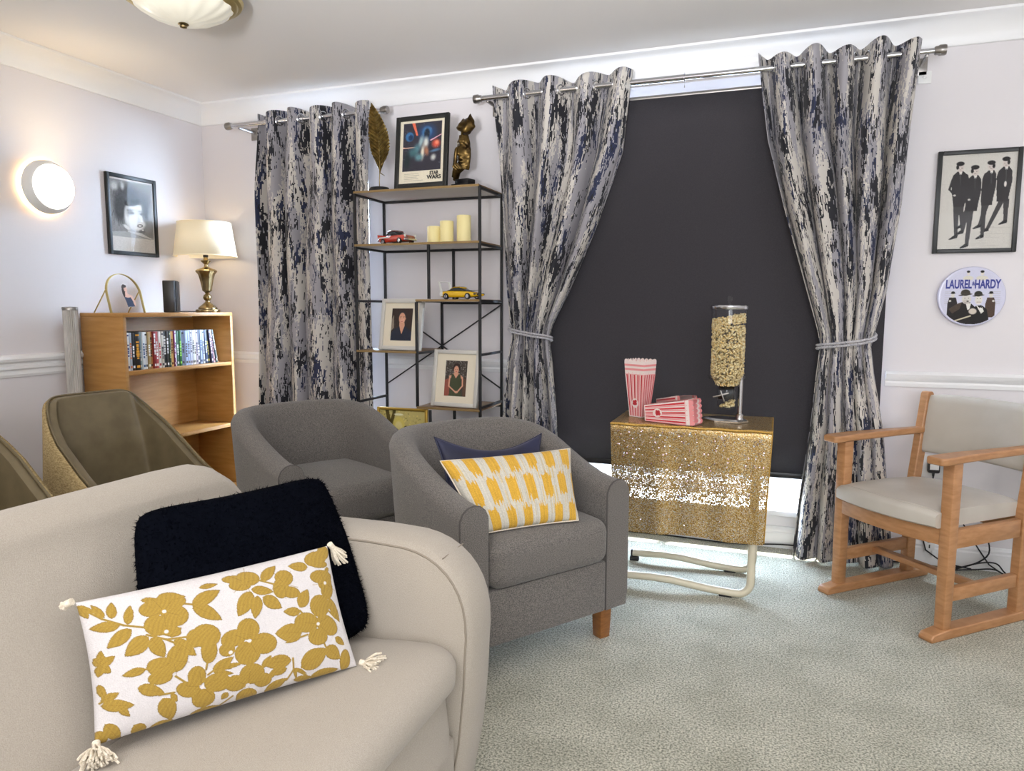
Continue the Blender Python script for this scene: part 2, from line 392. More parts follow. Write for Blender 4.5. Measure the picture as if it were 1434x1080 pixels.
wb(XL, W1[0], 0, ZC); wb(W1[1], W2[0], 0, ZC); wb(W2[1], XR, 0, ZC)
for q in (W1, W2): wb(q[0], q[1], 0, q[2]); wb(q[0], q[1], q[3], ZC)
struct('wall_back', mb, 'wall_paint', 0)
# cornice: cove profile
def cornice(name, a, b, nrm):
    a = Vector(a); b = Vector(b); n = Vector(nrm); P = []
    prof = [(0.001, -0.105), (0.008, -0.103), (0.012, -0.094)] + [(0.012 + 0.088 * (1 - math.cos(t)), -0.094 + 0.082 * math.sin(t)) for t in np.linspace(0.1, PI / 2, 8)] + [(0.104, -0.010), (0.108, -0.001)]
    mb = MB(); mb.grid([[(p + n * d + Vector((0, 0, ZC + z)))[:] for d, z in prof] for p in (a, b)])
    return struct(name, mb, 'trim_paint', 30)
cornice('trim_1', (XL, YF, 0), (XL, YB, 0), (1, 0, 0)); cornice('trim_2', (XL, YB, 0), (XR, YB, 0), (0, -1, 0))
def rail(name, a, b, nrm, prof, mt='trim_paint'):
    a = Vector(a); b = Vector(b); n = Vector(nrm); mb = MB()
    mb.grid([[(p + n * d + Vector((0, 0, z)))[:] for d, z in prof] for p in (a, b)])
    rows = len(prof); mb.f += [tuple(range(rows))[::-1], tuple(range(rows, 2 * rows))]; mb.m += [0, 0]
    return struct(name, mb, mt, 30)
DL = [(0, .80), (.008, .80), (.012, .812), (.008, .824), (.008, .83), (.018, .838), (.018, .850), (.010, .856), (.010, .862), (.026, .872), (.030, .884), (.024, .896), (.012, .902), (0, .903)]
rail('trim_3', (XL, YF, 0), (XL, 3.531, 0), (1, 0, 0), DL)
DB = [(0, .785), (.008, .785), (.010, .80), (.006, .808), (.012, .814), (.022, .826), (.026, .840), (.014, .850), (0, .852)]
rail('trim_4', (XL, YB, 0), (-2.80, YB, 0), (0, -1, 0), DB); rail('trim_5', (-2.04, YB, 0), (W2[0] - .05, YB, 0), (0, -1, 0), DB); rail('trim_6', (W2[1] + .05, YB, 0), (XR, YB, 0), (0, -1, 0), DB)
BB = [(0, 0), (.018, 0), (.018, .072), (.013, .078), (.014, .088), (.006, .10), (0, .102)]
rail('baseboard_back', (XL, YB, 0), (XR, YB, 0), (0, -1, 0), BB); rail('baseboard_left', (XL, YF, 0), (XL, YB, 0), (1, 0, 0), BB)
# windows
def window(name, q, mull):
    x0, x1, z0, z1 = q; fr = MB(); yy = YB + TH - .05; b = .055
    fr.box(((x0 + x1) / 2, yy, z0 + b / 2), (x1 - x0, .06, b), bev=.004); fr.box(((x0 + x1) / 2, yy, z1 - b / 2), (x1 - x0, .06, b), bev=.004)
    for xx in (x0 + b / 2, x1 - b / 2) + tuple(lerp(x0, x1, t) for t in mull): fr.box((xx, yy, (z0 + z1) / 2), (b, .058, z1 - z0 - 2 * b), bev=.004)
    w_ = struct(name, fr, 'gloss_white'); 
    xs = [x0] + [lerp(x0, x1, t) for t in mull] + [x1]
    for a, c in zip(xs[:-1], xs[1:]): MB().box(((a + c) / 2, yy, (z0 + z1) / 2), (c - a - b, .006, z1 - z0 - 2 * b)).build('window_pane', 'clear_glass', w_)
    MB().box(((x0 + x1) / 2, YB + TH / 2 - .05, z0 - .012), (x1 - x0 - .004, TH + .02, .026), bev=.005).build('window_sill', 'gloss_white', w_)
window('window_1', W1, ()); window('window_2', W2, (0.5,))
struct('terrace', MB().box((-1, 9, -0.25), (30, 10.3, .2)), 'paving', 0)
# pale boundary wall of the yard outside, glimpsed under the blind
wbx = MB()
for r in range(7):
    for k in range(44):
        wbx.box((-9.5 + k * .42 + (r % 2) * .21, 7.2 + rng.uniform(-.01, .01), -.08 + r * .16), (.405, .2, .148), bev=.01)
ow = wbx.build('garden_wall', 'paving', None, 30); ow['kind'] = 'structure'

# ------------------------------------------------------------------ roller blind
t = thing('roller_blind', 'dark charcoal roller blind drawn down over the big window', 'blind', (0, 0, 0))
mb = MB(); nx = 24
rows = []
for z in np.linspace(2.088, .372, 14):
    rows.append([(lerp(-1.165, .431, i / nx), 3.462 + .002 * math.sin(i * .9 + z * 3), z) for i in range(nx + 1)])
mb.grid(rows); o = mb.build('blind_fabric', 'blind_cloth', t); md = o.modifiers.new('thick', 'SOLIDIFY'); md.thickness = .0015
MB().box((-.367, 3.462, .362), (1.594, .012, .026), bev=.004).build('bottom_bar', 'black_satin', t)
MB().tube([(-1.165, 3.474, 2.094), (.431, 3.474, 2.094)], .012, 12).build('roller_tube', 'satin_steel', t)
for x in (-1.172, .438): MB().box((x, 3.496, 2.096), (.006, .07, .04), bev=.001).build('bracket', 'white_plastic', t)

# ------------------------------------------------------------------ curtain poles
def pole(x0, x1, z, y, brks, lab, ends=(1, 1)):
    t = thing('curtain_pole', lab, 'curtain pole', (0, 0, 0))
    MB().tube([(x0, y, z), ((x0 + x1) / 2, y, z)], .0135, 14).build('pole_rod', 'chrome', t)
    MB().tube([((x0 + x1) / 2 - .03, y, z), (x1, y, z)], .0115, 14).build('pole_rod', 'chrome', t)
    for xx, s, e in ((x0, -1, ends[0]), (x1, 1, ends[1])):
        if e: MB().lathe([(.0, -.03), (.019, -.03), (.021, -.024), (.021, -.006), (.017, 0), (.017, .008), (.014, .012)] if s < 0 else [(.014, -.012), (.017, -.008), (.017, 0), (.021, .006), (.021, .024), (.019, .03), (0, .03)], (xx, y, z), 18, axis='x').build('finial', 'satin_steel', t)
    for bx in brks:
        m_ = MB(); m_.beam((bx, y, z - .012), (bx, YB - .004, z - .012), .012, .016, up=(0, 0, 1)); m_.box((bx, YB - .004, z - .02), (.045, .008, .07), bev=.002); m_.build('pole_bracket', 'satin_steel', t)
    return t
PZ = 2.148; PY = 3.392
pole(-2.955, -1.97, 2.142, PY, (-2.90,), 'short chrome curtain pole over the left window')
pole(-1.425, .555, PZ, PY, (-1.385, .52), 'long chrome curtain pole above the dark blind')
t = thing('curtain_hook', 'small chrome ring and hook dangling from the long pole', 'hook', (-.434, PY, PZ))
MB().tube([(0, .018 * math.cos(a), .018 * math.sin(a)) for a in np.linspace(0, 2 * PI, 20)[:-1]], .0018, 6, closed=True).build('ring', 'chrome', t)
MB().tube([(0, 0, -.019), (0, 0, -.034), (0, .006, -.042), (0, .012, -.036), (0, .010, -.028)], .0016, 6).build('hook', 'chrome', t)

# ------------------------------------------------------------------ curtains
def curtain(lab, zs, xls, xrs, amps, nf, seed, top, eyelet_z, cw, bottom=.015, tie=None, yoff=0):
    t = thing('eyelet_curtain', lab, 'curtain', (0, 0, 0), group='patterned eyelet curtains')
    nu = nf * 30; nv = 120; rs = random.Random(seed); ph = [rs.uniform(-1, 1) for _ in range(12)]
    V = []; U = []
    for j in range(nv + 1):
        z = lerp(top, bottom, j / nv)
        xl, xr, am = interp(-z, [-q for q in zs], xls), interp(-z, [-q for q in zs], xrs), interp(-z, [-q for q in zs], amps)
        # soften the polyline edges
        for i in range(nu + 1):
            s = i / nu
            k = smoothstep((top - z) / .5)
            sw = s + k * (.022 * math.sin(2 * PI * s * 2.3 + ph[0] * 3 + z * 1.1) + .012 * math.sin(2 * PI * s * 5.1 + ph[1] * 3 - z * .8)) * (s * (1 - s) * 4)
            a = 2 * PI * nf * s + PI * .5 * 0 + k * (.5 * math.sin(z * 2.1 + ph[2] * 3 + s * 7) + .35 * math.sin(z * 3.3 + s * 13 + ph[3] * 5))
            amp = am * (1 + k * .28 * math.sin(s * 17 + ph[4] * 4))
            yy = PY + yoff + amp * math.sin(a) + k * .25 * amp * math.sin(2 * a + ph[5] * 3)
            xx = lerp(xl, xr, sw) + .55 * amp * math.cos(a) * (.35 + .65 * k) * (1 if .03 < s < .97 else .2) * (.55)
            if tie:  # bulge around the tie
                d = (z - tie) / .05
                yy = lerp(yy, PY + yoff - .012 + .028 * (2 * s - 1) ** 2 + .006 * math.sin(a), math.exp(-d * d) * .55)
            zz = z - (.010 * math.sin(a * .5 + ph[6]) * (1 if j == 0 else 0)) + (.006 * math.cos(a) if j == 0 else 0)
            V.append((xx, min(yy, 3.452), zz)); U.append((s * cw + seed * 3.7, z))
    i = np.arange((nv + 1) * (nu + 1)).reshape(nv + 1, nu + 1); q = np.stack([i[:-1, :-1], i[1:, :-1], i[1:, 1:], i[:-1, 1:]], -1).reshape(-1, 4)
    me = bpy.data.meshes.new('curtain_panel'); me.from_pydata(V, [], q.tolist()); me.materials.append(M['curtain_cloth'])
    ul = me.uv_layers.new(name='UVMap'); li = np.empty(len(me.loops), int); me.loops.foreach_get('vertex_index', li)
    ul.data.foreach_set('uv', np.array(U)[li].astype(np.float32).ravel()); me.shade_smooth()
    o = bpy.data.objects.new('curtain_panel', me); C.objects.link(o); o.parent = t
    md = o.modifiers.new('thick', 'SOLIDIFY'); md.thickness = .0022; md.offset = 0
    for k in range(2 * nf):
        s = (k + .5) / (2 * nf) if False else (k) / (2 * nf)
        if k == 0: continue
        xl, xr = interp(-eyelet_z, [-q for q in zs], xls), interp(-eyelet_z, [-q for q in zs], xrs)
        a = 2 * PI * nf * s; xx = lerp(xl, xr, s) + .55 * amps[0] * math.cos(a) * .35 * .55
        ang = math.atan2(math.cos(a) * amps[0] * 2 * PI * nf, (xr - xl))
        # ring lying in the cloth, its axis across the fold
        nrm = Vector((-math.sin(ang), math.cos(ang), 0)); tv = Vector((math.cos(ang), math.sin(ang), 0))
        c = Vector((xx, PY + yoff, eyelet_z))
        pts = [c + (tv * math.cos(q_) + Vector((0, 0, 1)) * math.sin(q_)) * .0235 for q_ in np.linspace(0, 2 * PI, 21)[:-1]]
        MB().tube(pts, .0042, 6, closed=True).build('eyelet', 'chrome', t)
    return t
def tieback(lab, pts, r=.0055):
    t = thing('curtain_tieback', lab, 'tieback', (0, 0, 0))
    for off in (-.0065, .0065):
        mb = MB(); mb.tube([(p[0], p[1], p[2] + off) for p in pts], r, 8); mb.build('cord', 'tie_cord', t)
    return t
curtain('straight hanging patterned curtain on the short pole, between bookcase and open shelf unit', [2.2, 1.2, .03], [-2.765, -2.80, -2.85], [-2.055, -2.06, -2.05], [.05, .046, .05], 5, 1, 2.19, 2.142, 1.5)
curtain('patterned curtain tied back on the left side of the dark blind', [2.2, 1.85, 1.5, 1.2, 1.03, .97, .85, .6, .02],
        [-1.355, -1.335, -1.31, -1.28, -1.255, -1.25, -1.265, -1.285, -1.30], [-.665, -.715, -.84, -.965, -1.045, -1.055, -1.035, -1.005, -.98],
        [.054, .052, .05, .042, .028, .026, .036, .046, .05], 4, 2, 2.20, PZ, 1.25, tie=1.0, yoff=-.005)
curtain('patterned curtain tied back on the right side of the dark blind', [2.2, 1.85, 1.55, 1.2, 1.02, .96, .85, .6, .25, .01],
        [-.125, -.075, .005, .11, .165, .175, .165, .15, .115, .10], [.495, .47, .455, .42, .385, .375, .39, .44, .48, .51],
        [.054, .052, .05, .042, .028, .026, .036, .048, .052, .054], 5, 3, 2.20, PZ, 1.25, tie=.98, yoff=-.005)
def tie_pts(x0, z0, x1, z1, sag):
    pts = []
    for k in range(25):
        s = k / 24; a = lerp(-.55, PI + .55, s)
        pts.append(((x0 + x1) / 2 - math.cos(a) * (x1 - x0) / 2 * 1.02, PY - .012 - .048 * math.sin(a), lerp(z0, z1, s) - sag * math.sin(PI * s)))
    return pts
tieback('thin silvery cord tying the curtain left of the blind', tie_pts(-1.262, 1.035, -1.04, .965, .005))
tieback('thin silvery cord tying the curtain right of the blind', tie_pts(.165, .955, .39, 1.02, .012))

# cable along the foot of the window wall
t = thing('floor_cable', 'thin black cable lying along the skirting beneath the window', 'cable')
MB().tube([(x, 3.495 + .008 * math.sin(x * 9), .006 + .018 * max(0, math.sin(x * 5 + 1)) ** 2) for x in np.linspace(-.95, .14, 40)], .0035, 6).build('cable', 'cable_rubber', t)

# ------------------------------------------------------------------ wall light and ceiling light
t = thing('wall_light', 'round glowing white disc light mounted on the left wall', 'wall light', (XL, 2.50, 1.685))
MB().lathe([(.0, 0), (.085, 0), (.085, .012)], seg=40, axis='x').build('mounting_plate', 'white_plastic', t)
MB().lathe([(.075, .012), (.118, .014), (.124, .022), (.122, .045), (.106, .066), (.103, .069)], seg=48, axis='x').build('light_housing', 'white_plastic', t)
MB().lathe([(.103, .067), (.101, .075), (.08, .079), (.0, .081)], seg=48, axis='x').build('glowing_diffuser', 'glow_disc', t)
MB().lathe([(.112, .004), (.116, .004), (.116, .011), (.112, .011), (.112, .004)], seg=48, axis='x').build('led_halo_ring', mat('led_halo', S(255, 220, 160), .5, emis=(1, .78, .42, 1), emis_s=9).name, t)
l = bpy.data.lights.new('added_ceiling_glow', 'SPOT'); l.energy = 2.2; l.color = (1.0, 0.76, 0.42); l.spot_size = math.radians(150); l.spot_blend = 1; l.shadow_soft_size = .05  # extra warm spot added in mid-air before the fitting, tinting the ceiling
o = bpy.data.objects.new('added_ceiling_glow', l); o.location = (XL + .26, 2.50, 1.78); o.rotation_euler = (math.radians(172), math.radians(-20), 0); C.objects.link(o)
t = thing('ceiling_light', 'fluted glass bowl ceiling light with brass rims, top left', 'ceiling light', (-2.125, 2.21, ZC))
MB().lathe([(.0, -.001), (.15, -.001), (.16, -.02), (.15, -.03)], seg=40).build('ceiling_rose', 'white_plastic', t)
MB().lathe([(.17, -.018), (.20, -.022), (.215, -.034), (.208, -.046), (.195, -.05), (.19, -.058), (.178, -.062)], seg=56).build('brass_rim', 'brass_pale', t)
MB().lathe([(.180, -.050), (.172, -.066), (.15, -.085), (.118, -.103), (.08, -.117), (.04, -.125), (.012, -.128)], seg=128, flute=.018, nf=16).build('glass_bowl', 'opal_glass', t)
MB().lathe([(.0, -.124), (.016, -.126), (.02, -.131), (.013, -.136), (.012, -.142), (.0, -.146)], seg=18).build('finial', 'antique_brass', t)
# ------------------------------------------------------------------ sofa (faces +x, long side along y)
def rounded_box_mb(c, d, r, seg=6, puff=0.0, n=10):
    """soft block: superellipsoid-like rounded box with slight puff on top"""
    bm = bmesh.new(); bmesh.ops.create_cube(bm, size=1)
    for v in bm.verts: v.co = Vector((v.co.x * d[0], v.co.y * d[1], v.co.z * d[2]))
    bmesh.ops.bevel(bm, geom=bm.edges[:], offset=r, segments=seg, profile=.5, affect='EDGES')
    long_e = [e for e in bm.edges if e.calc_length() > .12]
    bmesh.ops.subdivide_edges(bm, edges=long_e, cuts=n, use_grid_fill=True)
    for v in bm.verts:
        if puff:
            a = max(0, 1 - (2 * v.co.x / d[0]) ** 2) * max(0, 1 - (2 * v.co.y / d[1]) ** 2); v.co.z += puff * a * (1 if v.co.z > 0 else 0)
    bm.verts.index_update(); m_ = MB(); m_.add([v.co + Vector(c) for v in bm.verts], [[v.index for v in f.verts] for f in bm.faces]); bm.free(); return m_
SY0, SY1 = -.35, 1.275     # inner faces of the arms
t = thing('sofa', 'cream woven two-seater sofa with rounded arms, nearest the camera', 'sofa', (0, 0, 0))
# back: profile in xz swept along y, rounding down at the ends
prof = []
for a in np.linspace(0, 1, 14): prof.append((lerp(-1.245, -1.262, a), lerp(.10, .72, a)))
for a in np.linspace(PI, .12 * PI, 14): prof.append((-1.192 + .07 * math.cos(a), .715 + .066 * math.sin(a)))
for a in np.linspace(0, 1, 14): prof.append((lerp(-1.125, -.985, a ** .9), lerp(.727, .41, a)))
prof.append((-.985, .10))
rows = []; ys = list(np.linspace(-.42, 1.20, 20)) + [1.24, 1.28, 1.31, 1.335, 1.352, 1.362, 1.366]
for y in ys:
    drop = 1.0
    e = max(0, (y - 1.16) / (1.366 - 1.16)); e2 = max(0, (-.30 - y) / .12)
    k = 1 - (1 - math.sqrt(max(0, 1 - e ** 2.4))) * .42; k *= 1 - .2 * min(1, e2) ** 2
    hump = 1.012 + .012 * (1 - max(-.4, y) ) * .5
    rows.append([(x, y, .10 + (z - .10) * k * hump) for x, z in prof])
mb = MB(); mb.grid(rows); n = len(prof); mb.f += [tuple(range(n)), tuple((len(ys) - 1) * n + i for i in range(n))]; mb.m += [0, 0]
mb.build('backrest', 'sofa_cream', t, 50)
# arms: outline in xz, thickness in y with rounded edges, seam pipings
def arm_outline(k=1.0, inset=0.0):
    P = [(-1.20, .10), (-1.20, .55)]
    P += [(-1.10 + 0, .632 - inset), (-.95, .642 - inset), (-.80, .644 - inset)]
    for a in np.linspace(PI / 2, -.18, 12): P.append((-.745 + (.185 - inset) * math.copysign(abs(math.cos(a)) ** .86, math.cos(a)), .46 + (.182 - inset) * math.copysign(abs(math.sin(a)) ** .86, math.sin(a))))
    P += [(-.566 - inset, .34), (-.578 - inset, .22), (-.60 - inset, .10)]
    return P
def arm(y0, y1, name):
    mb = MB(); th = abs(y1 - y0); rr = []
    for s, ins in ((0, .016), (.06, .004), (.16, -.003), (.5, -.006), (.84, -.003), (.94, .004), (1, .016)): 
        rr.append([(x, lerp(y0, y1, s), z) for x, z in arm_outline(1, ins)])
    mb.grid(rr); n = len(rr[0]); mb.f += [tuple(range(n)), tuple(6 * n + i for i in range(n))]; mb.m += [0, 0]
    a = mb.build(name, 'sofa_cream', t, 60)
    for yy in (y0 + (.003 if y1 > y0 else -.003),):
        MB().tube([(x, yy, z) for x, z in arm_outline(1, .010)[2:]], .0022, 6).build('arm_seam', 'seam_tone', a)
    q = Vector(arm_outline(1, 0)[9]); MB().tube([(q[0] + .001, lerp(y0, y1, s), q[1] + .0035) for s in np.linspace(.1, .9, 8)], .0013, 5).build('cross_seam', 'seam_tone', a)
mat('seam_tone', S(140, 130, 116), .9)
arm(SY1, 1.402, 'arm'); arm(SY0, -.478, 'arm')
# seat cushion with waterfall front
prof = [(-1.02, .25), (-1.02, .405), (-.98, .425)] + [(x, .434 + .026 * (x + .93) / .31) for x in np.linspace(-.93, -.62, 8)]
for a in np.linspace(PI / 2, -PI / 2 * .75, 10): prof.append((-.606 + .048 * math.cos(a), .411 + .048 * math.sin(a)))
prof += [(-.575, .25)]
rows = []
for s in np.linspace(0, 1, 24):
    y = lerp(SY0 + .004, SY1 - .004, s); e = min(s, 1 - s) * 30; k = math.sqrt(max(0, 1 - max(0, 1 - e) ** 2))
    rows.append([(x - (1 - k) * .03 * (1 if x > -.75 else 0), y, .27 + (z - .27) * (.88 + .12 * k)) for x, z in prof])
mb = MB(); mb.grid(rows); n = len(prof); mb.f += [tuple(range(n)), tuple(23 * n + i for i in range(n))]; mb.m += [0, 0]
mb.build('seat_cushion', 'sofa_cream', t, 60)
MB().box((-.80, (SY0 + SY1) / 2, .175), (.42, SY1 - SY0 - .01, .15), bev=.012).build('seat_plinth', 'sofa_cream', t)
for x in (-1.15, -.66):
    for y in (-.40, 1.32): MB().lathe([(.016, 0), (.024, .10), (.024, .11)], (x, y, 0), 14).build('leg', 'leg_wood', t)

# ------------------------------------------------------------------ U-shaped upholstered shells
def u_plan(t, hw, dp, n_exp=2.6):
    """t in -1..1 from left arm front around the back to the right arm front; local: front at y=0, back at y=dp"""
    st = .42 * dp  # straight part
    L1 = st; a_len = 1.2 * (dp - st + hw) ; tot = 2 * L1 + a_len; s = (t + 1) / 2 * tot
    if s < L1: return Vector((-hw, s, 0)), Vector((-1, 0, 0))
    if s > tot - L1: return Vector((hw, tot - s, 0)), Vector((1, 0, 0))
    a = PI - (s - L1) / a_len * PI
    c, sn = math.cos(a), math.sin(a); e = 2 / n_exp
    p = Vector((hw * math.copysign(abs(c) ** e, c), st + (dp - st) * abs(sn) ** e, 0))
    nn = Vector((math.copysign(abs(c) ** (2 - e), c) / hw, abs(sn) ** (2 - e) / (dp - st), 0)).normalized()
    return p, nn
def shell(hw, dp, th, z0, zin, hfun, lean=.05, nt=60, nexp=2.6, flare=0.0):
    rows = []
    for k in range(nt + 1):
        tt = -1 + 2 * k / nt; p, nn = u_plan(tt, hw, dp, nexp); h = hfun(p.y / dp); r = th / 2; row = []
        lf = lambda z: lean * (p.y / dp) ** 2 * max(0, z - .3) + flare * max(0, z - .3)
        for z in (z0, z0 + .05, lerp(z0, h, .35), lerp(z0, h, .7), h - r): row.append(p + nn * (0 + lf(z)) + Vector((0, 0, z)))
        for a in np.linspace(.2, PI - .2, 7): row.append(p - nn * (r - r * math.cos(a)) + nn * lf(h) + Vector((0, 0, h - r + r * math.sin(a))))
        for z in (h - r, lerp(zin, h - r, .6), lerp(zin, h - r, .25), zin): row.append(p - nn * (th - lf(z)) + Vector((0, 0, z)))
        rows.append(row)
    return rows
def tub_chair(loc, ang, lab):
    """ang: direction the chair faces (radians, world)"""
    t = thing('tub_chair', lab, 'armchair', loc, ang + PI / 2, group='grey tub chairs')
    hw, dp, th = .33, .62, .095
    hf = lambda q: .56 + .145 * smoothstep((q - .02) / .93) if q > 0 else .56
    rows = shell(hw, dp, th, .12, .121, hf, lean=.10, nt=70)
    mb = MB(); mb.grid([[v[:] for v in r] for r in rows]); n = len(rows[0])
    mb.f += [tuple(range(n)), tuple((len(rows) - 1) * n + i for i in range(n))]; mb.m += [0, 0]
    mb.build('tub_shell', 'grey_weave', t, 55)
    for r in (rows[0], rows[-1]):
        MB().tube([(v.x, v.y - .002, v.z) for v in r[1:]], .0028, 6).build('arm_piping', 'grey_piping', t)
        pts = [v for v in r]; mb = MB(); mb.add([(v.x, v.y - .006 if 0 < i else v.y, v.z) for i, v in enumerate(pts)], [tuple(range(len(pts)))]); 
        mb.build('arm_front_panel', 'grey_weave', t, 0)
    # seat cushion: fits between arms, rounded front
    iw = hw - th - .002
    c = rounded_box_mb((0, .245, .365), (2 * iw, .55, .15), .045, puff=.022); c.build('seat_cushion', 'grey_weave', t, 60)
    MB().box((0, .02, .205), (2 * iw + .002, .05, .175), bev=.010).build('front_rail', 'grey_weave', t)
    MB().box((0, .30, .20), (2 * iw - .02, .5, .15)).build('seat_base', 'black_plastic', t)
    for x in (-hw + .06, hw - .06):
        for y in (.055, dp - .10):
            MB().box((x if y < .3 else x * .75, y, .062), (.05, .05, .125), bev=.003, taper=.82).build('leg', 'leg_wood', t)
    return t
d1 = Vector((.567, .824, 0)); f1 = Vector((.824, -.567, 0))
FR1 = Vector((-.45, 2.35, 0)); mid1 = FR1 - d1 * .33
tub_chair(mid1, math.atan2(f1.y, f1.x), 'grey tub armchair holding the yellow ikat and navy cushions')
d2 = Vector((.47, .883, 0)); f2 = Vector((.883, -.47, 0)); FL2 = Vector((-1.645, 2.06, 0)); mid2 = FL2 + d2 * .33
tub_chair(mid2, math.atan2(f2.y, f2.x), 'empty grey tub armchair between bookcase and open shelf unit')

# ------------------------------------------------------------------ olive leather lounge chairs along the left wall
def lounge(loc, lab):
    t = thing('lounge_chair', lab, 'armchair', loc, PI / 2 - .16, group='olive leather lounge chairs')   # local front -y -> world +x
    hw, dp, th = .262, .50, .04
    hf = lambda q: .40 + .356 * max(0, q) ** 1.5
    def rows_(off0, off1, zin):
        rows = []
        nt = 64
        for k in range(nt + 1):
            tt = -1 + 2 * k / nt; p, nn = u_plan(tt, hw, dp, 7); q = p.y / dp; h = hf(q)
            sq = 1 - .20 * smoothstep((q - .55) / .45)      # narrower across the top
            row = []
            for off, zz in ((off0, .0), (off0, .5), (off0, 1.0), (lerp(off0, off1, .5), 1.015), (off1, 1.0), (off1, .5), (off1, 0)):
                z = lerp(zin, h, min(1, zz)) + (.008 if zz > 1 else 0); lean = .16 * q * q * max(0, z - .40)
                wv = lerp(1, sq, max(0, (z - .40) / .36))
                x = (p.x - nn.x * off) * wv; row.append(Vector((x, p.y - nn.y * off + lean, z)))
            rows.append(row)
        return rows
    ro = rows_(0, .020, .16); mb = MB(); mb.grid([[v[:] for v in r] for r in ro]); mb.build('outer_shell', 'gold_tweed', t, 60)
    ri = rows_(.021, .055, .34); mb = MB(); mb.grid([[v[:] for v in r] for r in ri]); mb.build('inner_upholstery', 'olive_leather', t, 60)
    MB().tube([r[3] + Vector((0, 0, .002)) for r in rows_(.012, .030, .16)], .0042, 8).build('edge_piping', 'olive_leather', t)
    rounded_box_mb((0, .215, .335), (.41, .43, .10), .035, puff=.02).build('seat_cushion', 'olive_leather', t, 60)
    MB().box((0, .24, .24), (.44, .42, .16), bev=.02).build('seat_base', 'gold_tweed', t)
    for x in (-.20, .20):
        for y in (.05, .44): MB().lathe([(.010, 0), (.018, .17)], (x, y, 0), 12).build('leg', 'leg_wood', t)
lounge((-2.17, 2.105, 0), 'olive leather lounge chair in front of the bookcase, behind the sofa')
lounge((-2.17, 1.43, 0), 'olive leather lounge chair cut off at the left picture edge')

# ------------------------------------------------------------------ bookcase against the left wall
t = thing('bookcase', 'light oak bookcase with open shelves in the left corner', 'bookcase', (0, 0, 0))
bx0, bx1, by0, by1, bz = -3.272, -2.99, 2.632, 3.385, 1.092; xm = (bx0 + bx1) / 2; ym = (by0 + by1) / 2; dx = bx1 - bx0
for y in (by0 + .010, by1 - .010): MB().box((xm, y, (bz - .02) / 2), (dx, .020, bz - .02), bev=.0015).build('side_panel', 'pale_wood', t)
MB().box((xm, ym, bz - .010), (dx, by1 - by0, .020), bev=.0015).build('top_panel', 'pale_wood', t)
MB().box((bx0 + .005, ym, bz / 2), (.008, by1 - by0 - .04, bz - .06)).build('back_panel', 'pale_wood', t)
for z in (.795, .434, .075): MB().box((xm + .004, ym, z), (dx - .010, by1 - by0 - .042, .020), bev=.0015).build('shelf', 'pale_wood', t)
MB().box((bx1 - .03, ym, .034), (.018, by1 - by0 - .042, .064)).build('plinth', 'pale_wood', t)

# ------------------------------------------------------------------ open etagere
t = thing('open_shelf_unit', 'black metal open shelf unit with staggered brown boards between the curtains', 'shelf unit', (0, 0, 0))
x0, x1, y0, y1, xm1, xm2 = -2.030, -1.345, 3.20, 3.49, -1.687, -1.617; s = .0125
def post(x, y, a, b): MB().box((x, y, (a + b) / 2), (s, s, b - a), bev=.001).build('post', 'black_metal', t)
for x in (x0, x1):
    for y in (y0, y1): post(x, y, 0, 1.697)
for y in (y0, y1):
    post(xm2, y, 1.165, 1.430); post(xm1, y, .625, 1.150); post(xm2, y, .0, .612)
def board(xa, xb, z):
    b = MB().box(((xa + xb) / 2, (y0 + y1) / 2, z - .0045), (xb - xa, y1 - y0 + .012, .009), bev=.001).build('shelf_board', 'shelf_wood', t)
    MB().box(((xa + xb) / 2, y0 - .009, z - .005), (xb - xa, .004, .0105)).build('board_edge', 'shelf_edge', b)
    MB().box(((xa + xb) / 2, (y0 + y1) / 2, z - .0098), (xb - xa - .004, y1 - y0, .0012)).build('board_underside', 'shelf_under', b)
    for yy in (y1,): MB().box(((xa + xb) / 2, yy, z - .017), (xb - xa - s, s, .012)).build('support_rail', 'black_metal', b)
for xa, xb, z in ((x0, x1, 1.703), (x0, x1, 1.440), (xm1, x1, 1.163), (x0, xm1, .905), (xm1, x1, .628), (x0, xm2, .360), (x0, x1, .075)): board(xa, xb, z)
def side(x, z): MB().box((x, (y0 + y1) / 2, z), (.010, y1 - y0 - s, .012)).build('side_bar', 'black_metal', t)
for z in (1.688, 1.425, 1.155, .895, .635, .348): side(x0, z); side(x1, z)
side(xm1, 1.155); side(xm1, .895); side(xm2, .348)
MB().beam((x0, y1 + .004, .70), (x1, y1 + .004, 1.14), .010, .006, .001).build('cross_brace', 'black_metal', t)
MB().beam((x0, y1 - .004, 1.14), (x1, y1 - .004, .70), .010, .006, .001).build('cross_brace', 'black_metal', t)

